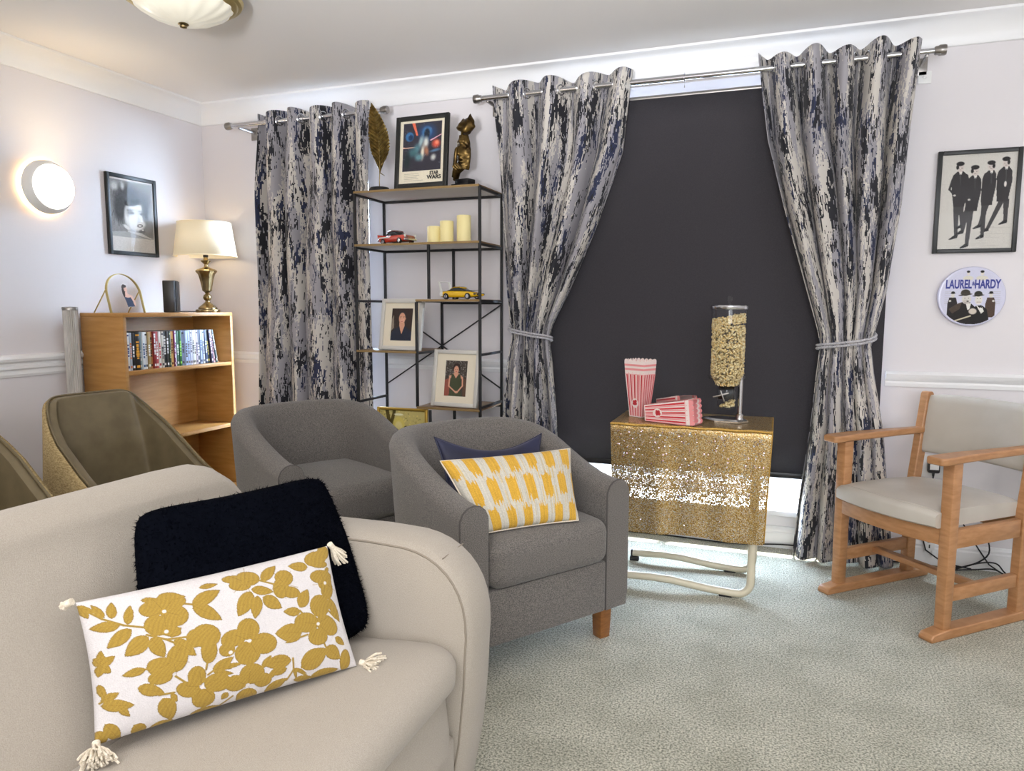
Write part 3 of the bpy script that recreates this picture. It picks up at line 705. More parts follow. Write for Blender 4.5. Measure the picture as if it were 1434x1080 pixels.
# ------------------------------------------------------------------ wooden armchair with sled runners
d = Vector((.729, .684, 0)); pr = Vector((.684, -.729, 0)); O = Vector((.224, 3.014, 0)) + pr * .0
ang = math.atan2(pr.y, pr.x)
t = thing('wooden_armchair', 'beech frame armchair with cream vinyl seat and sled runners by the right wall', 'armchair', (O.x + pr.x * .222, O.y + pr.y * .222, 0), ang, None)
hw = .222    # local x right (pr), y back (d)
for sx in (-1, 1):
    X = sx * hw
    mb = MB(); rr = [(-.018, .0), (-.022, .012), (-.012, .027), (.05, .034), (.47, .034), (.545, .026), (.552, .012), (.545, .0)]
    mb.prism(rr, X - .026, X + .026, 'yz'); b = mb.build('sled_runner', 'chair_wood', t, 30)
    md = b.modifiers.new('bev', 'BEVEL'); md.width = .004; md.segments = 2
    # front post, slightly tapered towards the foot
    MB().box((X, .062, .325), (.042, .046, .585), bev=.005, taper=.88).build('front_post', 'chair_wood', t)
    # rear post leaning back above the seat
    mb = MB(); P = [(.425, .03), (.472, .03), (.478, .40), (.525, .775), (.518, .785), (.492, .785), (.486, .775), (.432, .40)]
    mb.prism(P, X - .017, X + .017, 'yz'); b = mb.build('rear_post', 'chair_wood', t, 30); md = b.modifiers.new('bev', 'BEVEL'); md.width = .003
    # armrest
    mb = MB(); A = [(-.03, X - sx * .030), (-.018, X - sx * .038), (.10, X - sx * .034), (.35, X - sx * .022), (.49, X - sx * .020), (.49, X + sx * .016), (.35, X + sx * .020), (.10, X + sx * .030), (-.012, X + sx * .034), (-.03, X + sx * .024)]
    n = len(A); V = [(x, y, .614 + (0 if y > .0 else -.003)) for y, x in A] + [(x, y, .640 - (0 if y > 0 else .004)) for y, x in A]
    mb.add(V, [tuple(range(n))[::-1], tuple(range(n, 2 * n))] + [(i, (i + 1) % n, n + (i + 1) % n, n + i) for i in range(n)])
    b = mb.build('armrest', 'chair_wood', t, 30); md = b.modifiers.new('bev', 'BEVEL'); md.width = .006; md.segments = 3
    MB().box((X, .25, .345), (.024, .35, .066), bev=.003).build('side_rail', 'chair_wood', t)
    MB().box((X, .25, .150), (.024, .35, .048), bev=.003).build('side_stretcher', 'chair_wood', t)
MB().beam((-hw + .01, .245, .150), (hw - .01, .245, .150), .036, .022, .003).build('cross_stretcher', 'chair_wood', t)
# bowed front rail
def bow(x, a): return -a * (1 - (x / hw) ** 2)
mb = MB(); rows = []
for x in np.linspace(-hw + .018, hw - .018, 13): rows.append([(x, .045 + bow(x, .03) + dy, z) for dy, z in ((0, .325), (0, .382), (.022, .382), (.022, .325))] )
for r in rows: r.append(r[0])
mb.grid(rows); mb.build('front_rail', 'chair_wood', t, 30)
MB().box((0, .455, .35), (2 * hw - .03, .022, .06), bev=.003).build('rear_rail', 'chair_wood', t)
# seat pad
rows = []; nx = 16
for x in np.linspace(-hw + .014, hw - .014, nx + 1):
    e = 1 - abs(x / (hw - .014)) ** 6; row = []
    yf = .018 + bow(x, .034)
    for y, z in ((yf + .012, .384), (yf - .002, .392), (yf - .004, .43), (yf + .004, .444), (yf + .02, .450), (.12, .458), (.25, .458), (.40, .450), (.455, .442), (.462, .42), (.462, .384)):
        row.append((x, y, z if z < .4 else .40 + (z - .40) * (.72 + .28 * e)))
    rows.append(row)
mb = MB(); mb.grid(rows); n = len(rows[0]); mb.f += [tuple(range(n)), tuple(nx * n + i for i in range(n))]; mb.m += [0, 0]
sp = mb.build('seat_pad', 'cream_vinyl', t, 50)
MB().tube([r[4] for r in rows], .002, 6).build('seat_piping', 'cream_vinyl', sp)
# back pad, curved in plan
rows = []
for x in np.linspace(-hw + .018, hw - .018, nx + 1):
    cv = .035 * (1 - (x / hw) ** 2); e = 1 - abs(x / (hw - .018)) ** 8; row = []
    for k in range(14):
        a = 2 * PI * k / 14; zz = .655 + .118 * math.copysign(abs(math.sin(a)) ** .35, math.sin(a)); yy = .482 + (zz - .6) * .13 + .024 * math.copysign(abs(math.cos(a)) ** .7, math.cos(a)) * (.6 + .4 * e) + cv
        row.append((x, yy, zz + .006 * e * (1 if zz > .65 else 0)))
    row.append(row[0]); rows.append(row)
mb = MB(); mb.grid(rows); n = 14; mb.f += [tuple(range(n)), tuple(nx * 15 + i for i in range(n))]; mb.m += [0, 0]
mb.build('back_pad', 'cream_vinyl', t, 60)

# black stand leg beside it
t = thing('black_stand', 'tall narrow black stand standing behind the wooden armchair at right edge', 'stand', (1.02, 3.30, 0), .0)
MB().box((0, 0, .28), (.045, .10, .52), bev=.003).build('upright', 'black_satin', t)
MB().box((0, -.06, .012), (.07, .34, .024), bev=.004).build('foot', 'black_satin', t)
MB().box((.12, 0, .55), (.34, .30, .022), bev=.004).build('top_plate', 'black_satin', t)

# ------------------------------------------------------------------ cantilever table with cream tube legs
t = thing('overbed_table', 'cream tubular metal table under the gold sequin cloth', 'table', (0, 0, 0))
TZ = .664
for y in (2.835, 3.112):
    P = [(-.575, y, .034), (-.44, y, .040), (-.36, y, .038), (-.22, y, .022), (-.125, y, .0165)]
    for a in np.linspace(-PI / 2, 0, 8)[1:]: P.append((-.110 + .052 * math.cos(a), y, .0685 + .052 * math.sin(a)))
    P += [(-.058, y, .20), (-.058, y, .45), (-.058, y, TZ - .022)]
    MB().tube(P, .0155, 12).build('leg_tube', 'cream_tube', t)
    MB().lathe([(.016, 0), (.0165, .008)], (-.575, y, .034), 12, axis='x').build('end_cap', 'black_plastic', t)
    MB().box((-.15, y, .007), (.05, .022, .014), bev=.003).build('foot_pad', 'black_plastic', t); MB().box((-.56, y, .010), (.04, .022, .020), bev=.003).build('foot_pad', 'black_plastic', t)
for y in (2.835, 3.112): MB().tube([(-.058, y, TZ - .03), (-.30, y, TZ - .03), (-.56, y, TZ - .03)], .012, 10).build('top_bearer', 'cream_tube', t)
MB().box((-.305, 2.965, TZ - .008), (.59, .355, .018), bev=.004).build('table_top', 'shelf_wood', t)
# cloth
t = thing('gold_tablecloth', 'glittering gold sequin mesh cloth draped over the small table', 'tablecloth', (0, 0, 0))
mb = MB(); nx = 60; xa, xb = -.607, -.003
def drop(x, k): return .004 * math.sin(x * 22 + k) + .003 * math.sin(x * 47 + 2 * k)
rows = []
yf, yb = 2.782, 3.150
for zq in list(np.linspace(.242, .655, 24)):
    q = (.67 - zq) / .43; rows.append([(lerp(xa, xb, i / nx) + q * .016 * (-1 if i > nx / 2 else 1) * abs(i / nx - .5) * 2, yf - .003 + q * (drop(i / nx * .6, 1) - .006), zq - .004 * math.sin(i / nx * 9)) for i in range(nx + 1)])
rows.append([(lerp(xa, xb, i / nx), yf + .001, .671 + .0008 * math.sin(i * .7)) for i in range(nx + 1)])
for yq in np.linspace(yf + .008, yb - .008, 14): rows.append([(lerp(xa, xb, i / nx), yq, .6745 + .0015 * math.sin(i * .5 + yq * 40) * math.sin(yq * 30)) for i in range(nx + 1)])
for zq in list(np.linspace(.668, .46, 10)): rows.append([(lerp(xa, xb, i / nx), yb + (.67 - zq) * .01 + drop(i / nx, 3) * .6, zq) for i in range(nx + 1)])
mb.grid(rows); o = mb.build('cloth', 'gold_sequin_mesh', t, 60)
mb = MB()
P = [[(xb + .001 - (.67 - z) * .034, y, z) for y in np.linspace(yf, yf + .03, 3)] for z in np.linspace(.30, .668, 12)]
mb.grid(P); mb.build('side_fold', 'gold_sequin_mesh', t, 60)
hm = MB(); hm.tube([(lerp(xa, xb, i / 30), yf - .004, .669 + .0015 * math.sin(i)) for i in range(31)], .005, 6); hm.tube([(xb, lerp(yf, yb, i / 8), .671) for i in range(9)], .004, 6); hm.tube([(xb + .001 - (.67 - z) * .034, yf, z) for z in np.linspace(.668, .245, 10)], .0035, 6)
hm.build('gold_edging', mat('gold_edging', S(206, 166, 84), .45, .5, col2=S(176, 134, 60), noise_scale=200).name, t)
# loose big sequins, too many and too small to pick apart
mb = MB()
for k in range(260):
    x = rng.uniform(xa + .02, xb - .02); z = .655 - abs(rng.normal(0, .13)); 
    if z < .27: continue
    a = rng.uniform(-.5, .5); b_ = rng.uniform(-.5, .5); r = rng.uniform(.0018, .0034); N = Vector((a, -1, b_)).normalized(); u = N.cross(Vector((0, 0, 1))).normalized(); v = N.cross(u)
    c = Vector((x, yf - .012, z)); mb.add([c + (u * math.cos(q) + v * math.sin(q)) * r for q in np.linspace(0, 2 * PI, 7)[:-1]] + [c + N * .0005], [(i, (i + 1) % 6, 6) for i in range(6)])
o = mb.build('loose_sequins', mat('pearl_sequin', S(220, 236, 240), .12, .9, col2=S(226, 190, 214), noise_scale=60).name, t, 0); o['kind'] = 'stuff'
# ------------------------------------------------------------------ cushions
def cushion_mesh(name, TL, TR, BR, BL, th, matn, parent, nu=60, nv=40, paint=None, piping=None, rnd=0.0, pinch=.03, seed=0, wr=.0, relief=None, dip=0.0):
    TL, TR, BR, BL = map(Vector, (TL, TR, BR, BL)); N = (TR - TL).cross(TL - BL).normalized()   # towards the viewer side
    rs = random.Random(seed); p = [rs.uniform(0, 6) for _ in range(8)]
    def base(u, v):
        uu = u; vv = v
        # slightly concave edges between the corners
        cu = pinch * (1 - (2 * v - 1) ** 2) ; uu = .5 + (u - .5) * (1 - 2 * cu * abs(2 * u - 1) ** 2)
        cv = pinch * (1 - (2 * u - 1) ** 2) ; vv = .5 + (v - .5) * (1 - 2 * cv * abs(2 * v - 1) ** 2)
        rf = 1 - rnd * abs(2 * u - 1) ** 7 * abs(2 * v - 1) ** 7; uu = .5 + (uu - .5) * rf; vv = .5 + (vv - .5) * rf
        top = TL.lerp(TR, uu); bot = BL.lerp(BR, uu); q = top.lerp(bot, vv)
        if dip: q = q - (TL - BL).normalized() * dip * math.sin(PI * uu) * max(0, 1 - vv) ** 1.5
        return q
    def puff(u, v):
        a = max(0, 1 - (2 * u - 1) ** 2) * max(0, 1 - (2 * v - 1) ** 2)
        return a ** .42 * (1 + wr * (math.sin(u * 9 + p[0] + v * 4) * .5 + math.sin(v * 11 + p[1] - u * 6) * .4 + math.sin((u + v) * 17 + p[2]) * .25))
    V = []; cols = []
    rel = relief
    for j in range(nv + 1):
        for i in range(nu + 1):
            u, v = i / nu, j / nv; q = base(u, v) + N * (th / 2 * puff(u, v))
            if rel is not None: q = q + N * float(rel[min(nv, j), min(nu, i)])
            V.append(q[:])
    idx = np.arange((nu + 1) * (nv + 1)).reshape(nv + 1, nu + 1)
    F = np.stack([idx[:-1, :-1], idx[1:, :-1], idx[1:, 1:], idx[:-1, 1:]], -1).reshape(-1, 4).tolist()
    # back side, coarser: every 2nd.. keep the same grid for a clean rim
    bi = idx.copy(); o = len(V); k = 0
    for j in range(1, nv):
        for i in range(1, nu):
            u, v = i / nu, j / nv; V.append((base(u, v) - N * (th / 2 * puff(u, v)))[:]); bi[j, i] = o + k; k += 1
    F += np.stack([bi[:-1, :-1], bi[:-1, 1:], bi[1:, 1:], bi[1:, :-1]], -1).reshape(-1, 4).tolist()
    me = bpy.data.meshes.new(name); me.from_pydata(V, [], F); me.materials.append(M[matn])
    if paint is not None:
        col = np.zeros((len(V), 3)); col[:(nu + 1) * (nv + 1)] = to_lin(paint.reshape(-1, 3)); col[(nu + 1) * (nv + 1):] = to_lin(paint[2, 2]); set_cols(me, col)
    me.shade_smooth(); ob = bpy.data.objects.new(name, me); C.objects.link(ob); ob.parent = parent
    if piping:
        pts = [base(t, 0) for t in np.linspace(0, 1, 26)[:-1]] + [base(1, t) for t in np.linspace(0, 1, 18)[:-1]] + [base(t, 1) for t in np.linspace(1, 0, 26)[:-1]] + [base(0, t) for t in np.linspace(1, 0, 18)[:-1]]
        MB().tube(pts, .0028, 6, closed=True).build('piping', piping, parent)
    return ob, base, N
# black furry cushion
t = thing('fur_cushion', 'large black fluffy square cushion in the far corner of the sofa', 'cushion', (0, 0, 0))
ob, base, N = cushion_mesh('cushion_body', (-1.055, .925, .768), (-.935, 1.318, .760), (-.772, 1.250, .458), (-.925, .835, .455), .12, 'black_fur', t, 44, 40, pinch=-.012, rnd=.065, seed=3, wr=.10, dip=.010)
me = ob.data; nfr = 41 * 37; mb = MB(); co = [v.co.copy() for v in me.vertices]; no = [v.normal.copy() for v in me.vertices]
for k in range(26000):
    q = me.polygons[int(rng.integers(len(me.polygons)))]; ids = list(q.vertices); wts = rng.dirichlet(np.ones(4)); p0 = sum((co[i] * float(w_) for i, w_ in zip(ids, wts)), Vector()); n0 = q.normal
    dr = (n0 * .6 + Vector(rng.normal(0, .5, 3)) + Vector((0, 0, -.5))).normalized(); ln = rng.uniform(.004, .011); sd = dr.cross(Vector(rng.normal(0, 1, 3))).normalized() * .0009
    mb.v += [(p0 - sd)[:], (p0 + sd)[:], (p0 + dr * ln)[:]]; b0 = len(mb.v) - 3; mb.f.append((b0, b0 + 1, b0 + 2)); mb.m.append(0)
me2 = bpy.data.meshes.new('fur_pile'); me2.from_pydata(mb.v, [], mb.f); me2.materials.append(M['black_fur']); fo = bpy.data.objects.new('fur_pile', me2); C.objects.link(fo); fo.parent = t; fo['kind'] = 'stuff'

# floral cushion: embroidery drawn as flowers and leaves in cushion coordinates (u right, v down)
NU, NV = 420, 250
fl = Paint(NU + 1, NV + 1, (204, 199, 198)); ink = (158, 128, 50)
Hm = np.array([[335, 355], [1355, 130], [1494, 640], [410, 965]], float)
def solve_h(src, dst):
    A = []; B = []
    for (x, y), (u, v) in zip(src, dst):
        A.append([x, y, 1, 0, 0, 0, -u * x, -u * y]); B.append(u); A.append([0, 0, 0, x, y, 1, -v * x, -v * y]); B.append(v)
    return np.append(np.linalg.solve(np.array(A), np.array(B)), 1).reshape(3, 3)
HH = solve_h(Hm, [(0, 0), (1, 0), (1, 1), (0, 1)])
def uvp(x, y): q = HH @ np.array([x, y, 1.0]); return (q[0] / q[2], q[1] / q[2])
mask = np.zeros((NV + 1, NU + 1)); 
class Msk(Paint): pass
mk = Msk(NU + 1, NV + 1, (0, 0, 0))
def blob(cx, cy, rx, ry, rot=0):
    rx *= 1.12; ry *= 1.12
    mk.poly([uvp(cx + rx * math.cos(a) * math.cos(rot) - ry * math.sin(a) * math.sin(rot), cy + rx * math.cos(a) * math.sin(rot) + ry * math.sin(a) * math.cos(rot)) for a in np.linspace(0, 2 * PI, 25)[:-1]], (1, 1, 1))
def leaf(x0, y0, x1, y1, w_):
    w_ *= 1.15
    d_ = np.array([x1 - x0, y1 - y0], float); L_ = np.hypot(*d_); n_ = np.array([-d_[1], d_[0]]) / L_; P = []
    for s in np.linspace(0, 1, 14): P.append(uvp(*(np.array([x0, y0]) + d_ * s + n_ * w_ * math.sin(PI * s ** .8) ** .8)))
    for s in np.linspace(1, 0, 14): P.append(uvp(*(np.array([x0, y0]) + d_ * s - n_ * w_ * math.sin(PI * s ** .8) ** .8)))
    mk.poly(P, (1, 1, 1)); veins.append((uvp(x0, y0), uvp(x1, y1)))
def stem(*P):
    for a, b in zip(P[:-1], P[1:]): 
        u0 = uvp(*a); u1 = uvp(*b); mk.line(u0[0], u0[1], u1[0], u1[1], .0050, (1, 1, 1))
veins = []; holes = []
for b_ in [(612, 385, 48, 30, -.2), (685, 350, 50, 30, .1), (695, 415, 48, 40, 0), (625, 455, 45, 38, 0), (665, 470, 50, 25, .3), (985, 475, 42, 40, 0), (925, 512, 48, 32, -.3), (1050, 535, 50, 40, 0), (985, 575, 48, 45, 0), (900, 560, 30, 25, 0),
           (785, 668, 34, 40, 0), (872, 698, 50, 38, 0), (757, 725, 46, 32, .2), (822, 768, 44, 40, 0), (1012, 665, 48, 42, 0), (1062, 695, 35, 30, 0), (948, 705, 42, 34, 0), (1008, 768, 42, 34, 0), (703, 590, 38, 52, .2), (645, 625, 55, 36, 0), (640, 670, 45, 26, -.2),
           (940, 268, 48, 17, 0), (990, 265, 44, 28, 0), (955, 295, 40, 20, 0), (1140, 265, 36, 30, 0), (1125, 308, 32, 38, 0), (1168, 325, 36, 22, .1), (1290, 185, 48, 28, -.2), (1330, 160, 26, 26, 0), (1305, 208, 38, 14, 0), (1312, 260, 50, 26, 0), (1340, 310, 30, 38, 0), (1330, 280, 34, 34, 0),
           (1300, 380, 44, 42, 0), (1235, 450, 50, 38, 0), (1335, 460, 52, 36, .5), (1290, 510, 42, 32, 0), (1428, 612, 24, 44, 0), (770, 510, 30, 34, 0), (815, 500, 52, 44, 0), (828, 560, 30, 48, 0)]: blob(*b_)
for l_ in [(455, 425, 462, 355, 18), (512, 450, 530, 368, 17), (430, 420, 384, 366, 14), (485, 452, 368, 468, 20), (528, 468, 430, 548, 24), (762, 372, 876, 312, 24), (762, 372, 880, 436, 25), (592, 500, 498, 580, 30), (600, 505, 655, 585, 28),
           (690, 515, 778, 580, 24), (1000, 320, 943, 424, 28), (1025, 338, 1012, 434, 22), (1045, 345, 1128, 390, 24), (1000, 312, 1092, 322, 17), (1042, 275, 1112, 212, 19), (1250, 220, 1163, 215, 18), (1205, 388, 1244, 312, 24), (1208, 405, 1132, 405, 17),
           (1215, 490, 1096, 495, 34), (1210, 510, 1140, 535, 9), (1175, 608, 1052, 625, 28), (1160, 645, 1088, 672, 16), (1222, 645, 1335, 560, 40), (1330, 552, 1402, 606, 28), (1275, 692, 1402, 652, 22), (1085, 755, 1168, 690, 22), (778, 852, 932, 815, 24), (618, 922, 716, 862, 26),
           (405, 620, 408, 555, 16), (405, 620, 462, 578, 16), (405, 620, 446, 648, 18), (405, 620, 396, 670, 16), (405, 620, 378, 590, 16), (410, 772, 482, 732, 16), (412, 790, 546, 785, 24), (480, 790, 532, 836, 15), (398, 700, 428, 765, 16), (552, 712, 662, 735, 24),
           (655, 758, 708, 862, 34), (688, 738, 716, 778, 12), (436, 868, 512, 946, 26), (552, 876, 612, 932, 28), (408, 900, 456, 962, 22), (582, 634, 488, 662, 16), (846, 648, 930, 588, 18), (860, 640, 972, 615, 11), (850, 652, 936, 660, 10), (1050, 640, 1085, 585, 13), (1345, 345, 1405, 448, 18), (1375, 510, 1425, 545, 14),
           (1355, 225, 1330, 235, 9), (795, 300, 870, 285, 10), (345, 375, 372, 425, 16), (1200, 700, 1290, 690, 14), (920, 745, 900, 780, 14), (670, 500, 720, 465, 14), (1165, 600, 1075, 600, 10), (1188, 640, 1215, 700, 7), (1195, 645, 1255, 672, 7), (690, 350, 740, 335, 14), (570, 350, 640, 345, 10), (335, 372, 400, 400, 12), (1090, 690, 1110, 640, 12)]: leaf(*l_)
for s_ in [((345, 378), (420, 425), (500, 452), (580, 462)), ((700, 362), (765, 370)), ((585, 492), (660, 512), (762, 500)), ((660, 512), (700, 530)), ((1040, 275), (1110, 295)), ((545, 638), (585, 634)), ((830, 662), (880, 620)), ((825, 600), (820, 640)), ((700, 665), (745, 695)), ((690, 865), (600, 925), (500, 945)),
           ((640, 745), (700, 735)), ((900, 810), (945, 765)), ((1180, 600), (1190, 650), (1168, 700)), ((1190, 650), (1255, 680)), ((1205, 400), (1235, 430)), ((1240, 500), (1180, 520)), ((1310, 520), (1330, 555)), ((1345, 400), (1380, 430)), ((408, 780), (440, 760))]: stem(*s_)
emb = np.clip(mk.a[..., 0], 0, 1)
def blur(a, n=1):
    for _ in range(n):
        a = (a + np.roll(a, 1, 0) + np.roll(a, -1, 0) + np.roll(a, 1, 1) + np.roll(a, -1, 1)) / 5
    return a
embs = blur(emb, 2); edge = np.clip(np.abs(emb - blur(emb, 3)) * 2.2, 0, 1)
th_ = .5 + .5 * np.sin((fl.X * 330 + fl.Y * 160) + 3 * np.sin(fl.X * 23) + 3 * np.sin(fl.Y * 31))
col_ = np.array(ink)[None, None, :] * (1 + .07 * (th_[..., None] - .5))
fl.a = fl.a * (1 - emb[..., None]) + col_ * emb[..., None]
fl.a = fl.a * (1 - .18 * (edge * emb)[..., None])
for x, y in [(655, 397), (990, 523), (810, 715), (1000, 715), (1290, 455), (1330, 285), (660, 480), (915, 570)]:
    u, v = uvp(x, y); fl.ell(u, v, .0085, .014, (214, 208, 204))
for (a, b) in veins: fl.line(a[0], a[1], lerp(a[0], b[0], .8), lerp(a[1], b[1], .8), .0012, (140, 108, 34), .6)
for (cx, cy) in [(655, 397), (990, 523), (810, 715), (1000, 715), (1290, 455), (1330, 285), (690, 600), (975, 280), (1140, 290)]:
    for k in range(5):
        a = k * 2 * PI / 5 + cx; r0, r1 = 12, 62
        q0 = uvp(cx + r0 * math.cos(a), cy + r0 * math.sin(a)); q1 = uvp(cx + r1 * math.cos(a), cy + r1 * math.sin(a)); fl.line(q0[0], q0[1], q1[0], q1[1], .0016, (128, 100, 34), .55)
fl.speck(4)
t = thing('floral_cushion', 'white oblong cushion with mustard embroidered flowers and cream tassels', 'cushion', (0, 0, 0))
FTL, FTR, FBR, FBL = (-1.025, .785, .662), (-.815, 1.160, .660), (-.722, 1.112, .452), (-.962, .752, .455)
ob, base, N = cushion_mesh('cushion_body', FTL, FTR, FBR, FBL, .095, 'cloth_print', t, NU, NV, paint=fl.a, pinch=.018, seed=5, wr=.035, relief=embs * .0011)
def tassel(c, d_, n=54, r=.022, ln=.045, fl_=0.6):
    c = Vector(c); d_ = Vector(d_).normalized(); mb = MB(); mb.tube([c - d_ * .004, c + d_ * .008], .006, 8)
    for k in range(n):
        rd = Vector(rng.normal(0, 1, 3)); rd = (rd - d_ * rd.dot(d_)).normalized(); L_ = ln * rng.uniform(.75, 1.05); f_ = fl_ * rng.uniform(.1, 1)
        P = [c + d_ * .006 + rd * .003, c + d_ * (L_ * .35) + rd * (r * .45 * f_), c + d_ * (L_ * .7) + rd * (r * f_ * .9), c + d_ * L_ + rd * (r * f_ * 1.1) + Vector(rng.normal(0, .0015, 3))]
        mb.tube(P, [.0016, .002, .002, .0019], 5)
    o_ = mb.build('tassel', 'tassel_yarn', t, 60); return o_
tassel(Vector(FTR) + Vector((.004, .006, 0)), (.16, .55, -.75), ln=.046, fl_=.7)
tassel(Vector(FBR) + Vector((.006, .008, .004)), (.85, .10, -.16), n=90, r=.026, ln=.036, fl_=1)
tassel(Vector(FBL) + Vector((.008, -.003, .006)), (.55, -.42, -.30), n=90, r=.026, ln=.036, fl_=1)
tassel(Vector(FTL) + Vector((-.004, -.006, .002)), (-.6, -.2, -.3), n=24, r=.01, ln=.015)
# ikat cushion
NU2, NV2 = 240, 150
ik = Paint(NU2 + 1, NV2 + 1, (196, 191, 178)); gold = np.array((206, 158, 46), float); cxn = 6.6
jag = np.interp(ik.X[0] * 120, np.arange(121), rng.uniform(-1, 1, 121))[None, :]; jag2 = np.interp(ik.X[0] * 120, np.arange(121), rng.uniform(-1, 1, 121))[None, :]
colf = (ik.X * cxn + .12 + .02 * np.sin(ik.Y * 40)) % 1; ci = np.floor(ik.X * cxn + .12)
on = np.zeros(ik.X.shape)
for r_, (v0, v1) in enumerate(((-.03, .29), (.37, .69), (.76, 1.05))):
    sh = .5 * (r_ % 2); cf = (ik.X * cxn + .12 + sh) % 1
    hit = (cf > .0) & (cf < .54); soft = (np.abs(cf - .27) / .27) ** 3 * .02
    on = np.maximum(on, (hit & (ik.Y > v0 + jag * .055 + soft) & (ik.Y < v1 + jag2 * .065 - soft)).astype(float))
ik.a = ik.a * (1 - on[..., None] * .94) + gold * on[..., None] * .94
streak = rng.uniform(-1, 1, (1, NU2 + 1)); thr = (np.abs(jag) > .72) & (ik.Y % .45 > .1); ik.a = np.where((thr & (on < .5))[..., None], ik.a * .55 + gold * .45, ik.a)
ik.a = np.clip(ik.a * (1 + .05 * streak[..., None]), 0, 255); ik.speck(7)
t = thing('ikat_cushion', 'oblong cushion with yellow ikat blocks on pale ground in grey tub chair', 'cushion', (0, 0, 0))
cushion_mesh('cushion_body', (-.965, 1.975, .652), (-.638, 2.292, .655), (-.572, 2.165, .452), (-.815, 1.925, .450), .105, 'cloth_print', t, NU2, NV2, paint=ik.a, pinch=.02, seed=8, wr=.03, piping='tassel_yarn')
# navy cushion behind it
t = thing('velvet_cushion', 'navy blue velvet cushion sagging behind the yellow ikat cushion', 'cushion', (0, 0, 0))
cushion_mesh('cushion_body', (-1.075, 2.155, .690), (-.805, 2.500, .662), (-.745, 2.36, .452), (-.985, 2.06, .452), .085, 'navy_velvet', t, 50, 40, pinch=.05, seed=11, wr=.12, dip=.05, piping='navy_velvet')
# ------------------------------------------------------------------ pictures on the walls
GR = lambda v: (v, v * .985, v * .96)
# portrait on the left wall, black and white close-up of a woman resting on her hand
p = Paint(110, 150, (214, 208, 200))
p.poly([(.03, .025), (.97, .025), (.97, .80), (.03, .80)], GR(138))
for k in range(90): 
    x = rng.uniform(.05, .62); y = rng.uniform(.05, .55); p.line(x, y, x + rng.uniform(-.05, .03), y + rng.uniform(.06, .16), .012, GR(rng.uniform(60, 120)), .6)
p.ell(.42, .30, .40, .27, GR(74), 0, .4); p.ell(.22, .42, .18, .22, GR(66), 0, .5); p.ell(.76, .28, .20, .20, GR(84), 0, .5); p.ell(.12, .12, .10, .08, GR(190), .3, .6); p.ell(.30, .10, .06, .08, GR(180), 0, .7)
p.ell(.57, .50, .28, .225, GR(214), -.15, .2); p.ell(.50, .55, .22, .15, GR(224), 0, .5); p.ell(.40, .44, .10, .10, GR(178), 0, .6)
p.ell(.52, .31, .22, .055, GR(40), -.2, .35); p.ell(.40, .33, .08, .04, GR(34), .3, .4); p.ell(.42, .335, .045, .018, GR(150), .4, .5); p.ell(.80, .42, .10, .18, GR(70), 0, .5)
p.line(.38, .425, .52, .415, .010, GR(50)); p.ell(.47, .462, .075, .026, GR(60), -.05, .4); p.ell(.47, .464, .050, .017, GR(225), 0, .3); p.ell(.475, .463, .020, .017, GR(24), 0, .3); p.line(.40, .450, .55, .452, .008, GR(20))
p.ell(.70, .455, .05, .020, GR(60), 0, .4); p.ell(.70, .457, .016, .014, GR(24), 0, .4); p.line(.62, .42, .76, .425, .009, GR(52))
p.line(.62, .46, .645, .555, .010, GR(150), .7); p.ell(.63, .565, .035, .012, GR(140), 0, .5)
p.ell(.66, .622, .078, .026, GR(80), -.12, .3); p.ell(.66, .622, .052, .012, GR(232), -.12, .3); p.ell(.70, .70, .10, .03, GR(110), -.1, .5)
p.poly([(.03, .74), (.30, .72), (.60, .75), (.97, .78), (.97, .80), (.03, .80)], GR(170)); p.ell(.36, .665, .11, .030, GR(216), .5, .4)
for k in range(5): p.line(.38 + .05 * k, .715 + .008 * k, .70 + .05 * k, .735 + .014 * k, .016, GR(206)); p.line(.40 + .05 * k, .728 + .009 * k, .70 + .05 * k, .748 + .014 * k, .005, GR(120))
p.ell(.72, .68, .03, .012, GR(235), 0, .5); p.speck(6)
picture('wall_picture', 'black framed black and white portrait of a woman on the left wall', .318, .420, .020, .018, 'black_frame', p, (XL, 2.992, 1.398), (0, 0, PI / 2))
